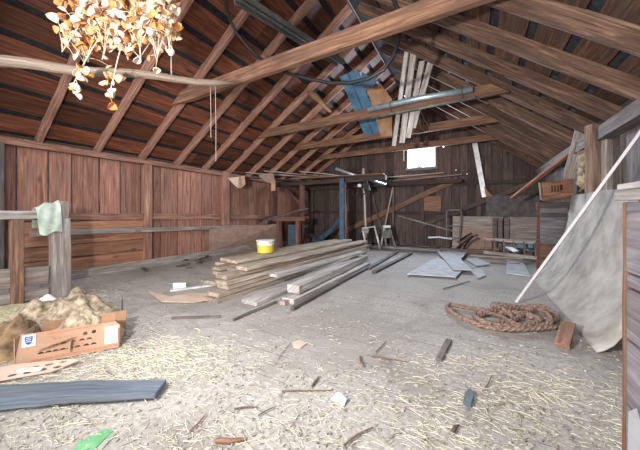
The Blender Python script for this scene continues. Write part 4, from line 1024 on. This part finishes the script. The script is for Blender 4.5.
# flattened cardboard and laths, left middle
m = MB(); m.prism([F(u, v, .03) for u, v in ((149, 291.5), (162, 294), (170, 296.5), (189, 293), (222, 293), (222, 297), (195, 302), (162, 301.5))], (0, 0, -.01)); single('cardboard_sheet', 'flattened pinkish cardboard lying on the floor left of the lumber pile', 'cardboard', m, 'cardboard_pink')
m = MB(); m.prism([F(u, v, .05) for u, v in ((203, 296.5), (220, 294.5), (222, 296), (208, 297.5))], (0, 0, -.01)); single('cardboard_shred', 'brown curled cardboard shred on the pinkish flattened cardboard', 'scrap', m, 'cardboard_tan')
m = MB(); m.beam(F(170, 290.5, .02), F(224, 283.5, .02), .07, .03); single('lath', 'pale blue-white lath lying on the floor behind the pinkish cardboard', 'lath', m, 'alu')
m = MB(); a = F(179, 289, .0); m.beam(a + V((-.07, -.05, .05)), a + V((.09, .07, .05)), .05, .1); blk = single('carton', 'small white carton block standing on the floor by the pinkish cardboard', 'carton', m, 'paper', bevel=.003)
m = MB(); m.beam(F(172, 318, .012), F(220, 316.5, .012), .035, .02); single('stick', 'thin dark stick lying level on the floor before the pinkish cardboard', 'stick', m, 'grey_dark')
for i in range(14):
    u, v = R(120, 222), R(256, 272); m = MB(); a = F(u, v, .02); an = R(0, 3.1); m.beam(a, a + V((math.cos(an), math.sin(an), .05)) * R(.12, .4), R(.04, .12), .02)
    single('wall_litter', ['%s bit of dark wood litter from the left along the foot of the left wall' % ORD[i]][0] if False else 'dark bit of wood litter lying along the foot of the left wall', 'litter', m, 'grey_dark', 'wood litter along the left wall')
# small finds on the near floor
def chip(name, lab, cat, px, mat, z=.012, th=-.008):
    m = MB(); m.prism([F(u, v, z) for u, v in px], (0, 0, th)); return single(name, lab, cat, m, mat)
chip('paper_scrap', 'tan paper scrap lying alone in the middle of the floor', 'paper', [(292, 342), (300, 339.5), (307, 343), (300, 348), (294, 347)], 'cardboard_pink')
m = MB(); c = F(340, 396, .03); rows = []
m.grid([[c + V((.05 * (a / 6 - .5) * 2 + .012 * noise.noise(V((a, b, 2))), .04 * (b / 5 - .5) * 2, .03 * math.sin(math.pi * a / 6) * math.sin(math.pi * b / 5) + .018 * noise.noise(V((a * .9, b * .9, 7))) - .018)) for a in range(7)] for b in range(6)])
single('paper_wad', 'crumpled white paper wad on the near floor', 'paper', m, 'paper', smooth=True, solid=.003)
m = MB(); m.beam(F(438.5, 360, .014), F(449, 340, .014), .05, .025, skew=.0); single('stick', 'short grey slat lying on the near floor below the rope', 'slat', m, 'grey_dark', bevel=.003)
m = MB(); m.prism([F(u, v, .03) for u, v in ((465, 392), (471, 388), (474, 394), (471, 404), (463, 402))], (0, 0, -.02)); single('plastic_scrap', 'blue-grey plastic scrap in the straw at the right', 'scrap', m, 'blue_plank')
for (a, b, w_, lab) in (((278, 359), (291, 342), .012, 'grey twig pointing at the tan paper scrap'), ((344, 445), (373, 427), .022, 'dark stick at the bottom edge in the middle of the floor'), ((360, 356), (364, 367), .03, 'short dark chip left of the short grey slat'),
                   ((371, 356), (407, 362), .028, 'long dark splinter left of the short grey slat'), ((312, 386), (319, 376), .03, 'dark bark chip left of the crumpled paper wad'), ((190, 432), (206, 414), .02, 'brown splinter near the end of the blue-grey plank'),
                   ((216, 441), (244, 439), .05, 'brown bark strip on the near floor right of the green scrap'), ((234, 409), (258, 407), .02, 'dark flat twig right of the blue-grey plank'), ((492, 375), (482, 392), .012, 'thin twig standing out of the straw at the right'),
                   ((376, 352), (386, 341), .018, 'thin dark chip in the middle of the floor'), ((282, 391), (334, 390), .014, 'dark root-like twig left of the crumpled paper wad'), ((443, 289), (470, 281), .03, 'grey lath lying before the largest pale floor sheet'),
                   ((132, 348.5), (150, 346.5), .015, 'red-brown twig right of the produce box'), ((453, 432), (459, 425), .04, 'dark wood chip in the straw near the bottom right'), ((258, 416), (276, 406), .016, 'dark twig on the near floor left of the bottom stick'),
                   ((120, 332), (122, 296), .02, 'thin stick lying on the floor behind the produce box')):
    m = MB(); p, q = F(*a, .012), F(*b, .014); w_ *= .55; md = (p + q) / 2 + V((R(-.01, .01), R(-.01, .01), .002)); m.tube([p, p.lerp(md, .5) + V((0, 0, .003)), md, md.lerp(q, .5), q], [w_ * .45, w_ * .5, w_ * .5, w_ * .4, w_ * .25], 6, tint=.5)
    single('twig', lab, 'twig', m, 'brown_wood' if 'brown' in lab else 'twig')

# straw, uncountable
rs = random.Random(21)
def straw_mesh(n, sampler, lmin, lmax, wmin, wmax, zlift):
    m = MB()
    for _ in range(n):
        p = sampler()
        if p is None: continue
        an = rs.uniform(0, math.pi) if rs.random() < .5 else rs.gauss(.1, .4); Ln = lmin + (lmax - lmin) * rs.random() ** 2; w_ = rs.uniform(wmin, wmax); ti = rs.random()
        d = V((math.cos(an), math.sin(an), 0)); sdv = V((-d.y, d.x, 0)); z0 = rs.uniform(.002, zlift); z1 = rs.uniform(.002, zlift)
        bend = rs.uniform(-.12, .12) * Ln
        P3 = [p - d * Ln / 2 + V((0, 0, z0)), p + sdv * bend + V((0, 0, (z0 + z1) / 2 + rs.uniform(0, .006))), p + d * Ln / 2 + V((0, 0, z1))]
        b = len(m.v)
        for q in P3:
            m.v.append(q + sdv * w_ / 2); m.v.append(q - sdv * w_ / 2); m.v.append(q + V((0, 0, w_ * .7)))
        ou, ov_ = rs.uniform(0, 20), rs.uniform(0, 20)
        for s in range(2):
            for k in range(3):
                k2 = (k + 1) % 3
                m.face((b + s * 3 + k, b + s * 3 + k2, b + s * 3 + 3 + k2, b + s * 3 + 3 + k), ((ou, ov_), (ou, ov_ + w_), (ou + Ln / 2, ov_ + w_), (ou + Ln / 2, ov_)), ti)
    return m
def inside(p): return XL + .2 < p.x < 3.5 and p.y < YB - .3
def patch(u, v, ru, rv):
    def f():
        for _ in range(20):
            a, b = rs.gauss(0, 1), rs.gauss(0, 1)
            vv = v + b * rv
            if vv > 236:
                return F(u + a * ru, vv)
        return None
    return f
def scatter():
    # uniform over the near floor, clumped by noise
    for _ in range(60):
        p = F(rs.uniform(-40, 680), 236 + 230 * rs.random() ** .75)
        if inside(p) and noise.noise(V((p.x * 1.7, p.y * 1.7, 4))) * .5 + .5 > rs.random() ** .5 * .95: return p
    return None
m = straw_mesh(2900, scatter, .015, .09, .001, .0026, .010)
spots = [(150, 365, 40, 12, 1100), (95, 350, 45, 12, 700), (175, 350, 30, 8, 350), (60, 380, 45, 6, 260), (60, 425, 50, 14, 300), (20, 345, 20, 14, 400), (25, 318, 24, 10, 400), (240, 350, 60, 14, 260), (470, 365, 40, 8, 420), (540, 395, 42, 12, 700), (440, 425, 40, 12, 450), (490, 400, 40, 10, 350),
         (330, 405, 60, 14, 300), (600, 400, 20, 14, 200), (230, 430, 50, 12, 200), (400, 370, 60, 8, 250), (100, 295, 12, 5, 160), (440, 440, 30, 8, 250)]
for (u, v, a, b, n) in spots:
    k = straw_mesh(int(n * (.9 if u < 180 and v < 385 else .25)), patch(u, v, a, b), .02, .12, .0011, .003, .022)
    o = len(m.v); m.v.extend(k.v); m.f.extend(tuple(i + o for i in f) for f in k.f); m.uv.extend(k.uv); m.t.extend(k.t)
o = build('straw', m, 'straw'); tag(o, 'loose pale straw scattered over the whole dusty barn floor', 'straw', kind='stuff')
m = straw_mesh(900, scatter, .015, .09, .0015, .0035, .010); o = build('dark_litter', m, 'twig'); tag(o, 'dark twig and bark litter scattered over the barn floor', 'litter', kind='stuff')
def chips(n):
    m = MB()
    for _ in range(n):
        p = scatter()
        if p is None: continue
        r = rs.uniform(.004, .016); a0 = rs.uniform(0, 6.28); k = rs.choice((3, 4, 5))
        m.prism([p + V((r * math.cos(a0 + 6.283 * i / k) * rs.uniform(.6, 1.2), r * math.sin(a0 + 6.283 * i / k) * rs.uniform(.6, 1.2), .001)) for i in range(k)], (0, 0, rs.uniform(.004, .01)), rs.random())
    return m
o = build('chaff', chips(1500), 'chip'); tag(o, 'crumbs and chaff strewn over the dusty barn floor', 'chaff', kind='stuff')
# ================================================================== LIGHT AND CAMERA
wd = bpy.data.worlds.new('daylight'); scene.world = wd; wd.use_nodes = True
bg = wd.node_tree.nodes['Background']; bg.inputs[0].default_value = (0.93, 0.97, 1.0, 1); bg.inputs[1].default_value = 3.0

def area(name, loc, target, size, energy, color=(1, 1, 1), size_y=None, spread=None):
    l = bpy.data.lights.new(name, 'AREA'); l.energy = energy; l.color = color; l.size = size
    if size_y: l.shape = 'RECTANGLE'; l.size_y = size_y
    if spread: l.spread = spread
    o = bpy.data.objects.new(name, l); COL.objects.link(o); o.location = loc
    o.rotation_euler = (V(target) - V(loc)).to_track_quat('-Z', 'Y').to_euler()
    return o
def spot(name, loc, target, energy, angle, blend, radius, color=(1, 1, 1)):
    l = bpy.data.lights.new(name, 'SPOT'); l.energy = energy; l.spot_size = math.radians(angle); l.spot_blend = blend; l.shadow_soft_size = radius; l.color = color
    l.use_nodes = True; nt = l.node_tree; em = nt.nodes['Emission']; fo = nt.nodes.new('ShaderNodeLightFalloff'); fo.inputs['Strength'].default_value = 1.0
    nt.links.new(fo.outputs['Linear'], em.inputs['Strength'])
    o = bpy.data.objects.new(name, l); COL.objects.link(o); o.location = loc
    o.rotation_euler = (V(target) - V(loc)).to_track_quat('-Z', 'Y').to_euler()
area('barn_door_daylight', (-3.2, -5.0, 2.6), (-2.8, 6, 1.2), 5.0, 230, (1.0, 0.99, 0.98), 3.6)
spot('flash_lamp', (-1.45, -.35, 1.6), (-2.0, 6.0, 1.75), 255, 158, .8, .07, (1.0, 0.98, 0.96))  # unseen spot standing in for a flash left of the camera
area('gable_window_daylight', ((WX0 + WX1) / 2, YB + .25, (WZ0 + WZ1) / 2), ((WX0 + WX1) / 2 + .3, 5, 0), sw, 1000, (0.84, 0.92, 1.0), WZ1 - WZ0)

cam = bpy.data.cameras.new('camera'); co = bpy.data.objects.new('camera', cam); COL.objects.link(co)
cam.sensor_fit = 'HORIZONTAL'; cam.sensor_width = 36.0; cam.lens = FP / 640 * 36
cam.shift_y = -(225.0 - HV) / 640; cam.clip_start = .02
co.location = (0, 0, H); co.rotation_euler = (math.radians(90), 0, TH)
scene.camera = co
vs = scene.view_settings
vs.view_transform = 'Standard'; vs.look = 'None'; vs.gamma = 1; vs.use_curve_mapping = False; vs.exposure = -0.28
scene.cycles.use_denoising = True
scene.cycles.max_bounces = 8; scene.cycles.diffuse_bounces = 5; scene.cycles.transparent_max_bounces = 8
scene.cycles.sample_clamp_indirect = 8
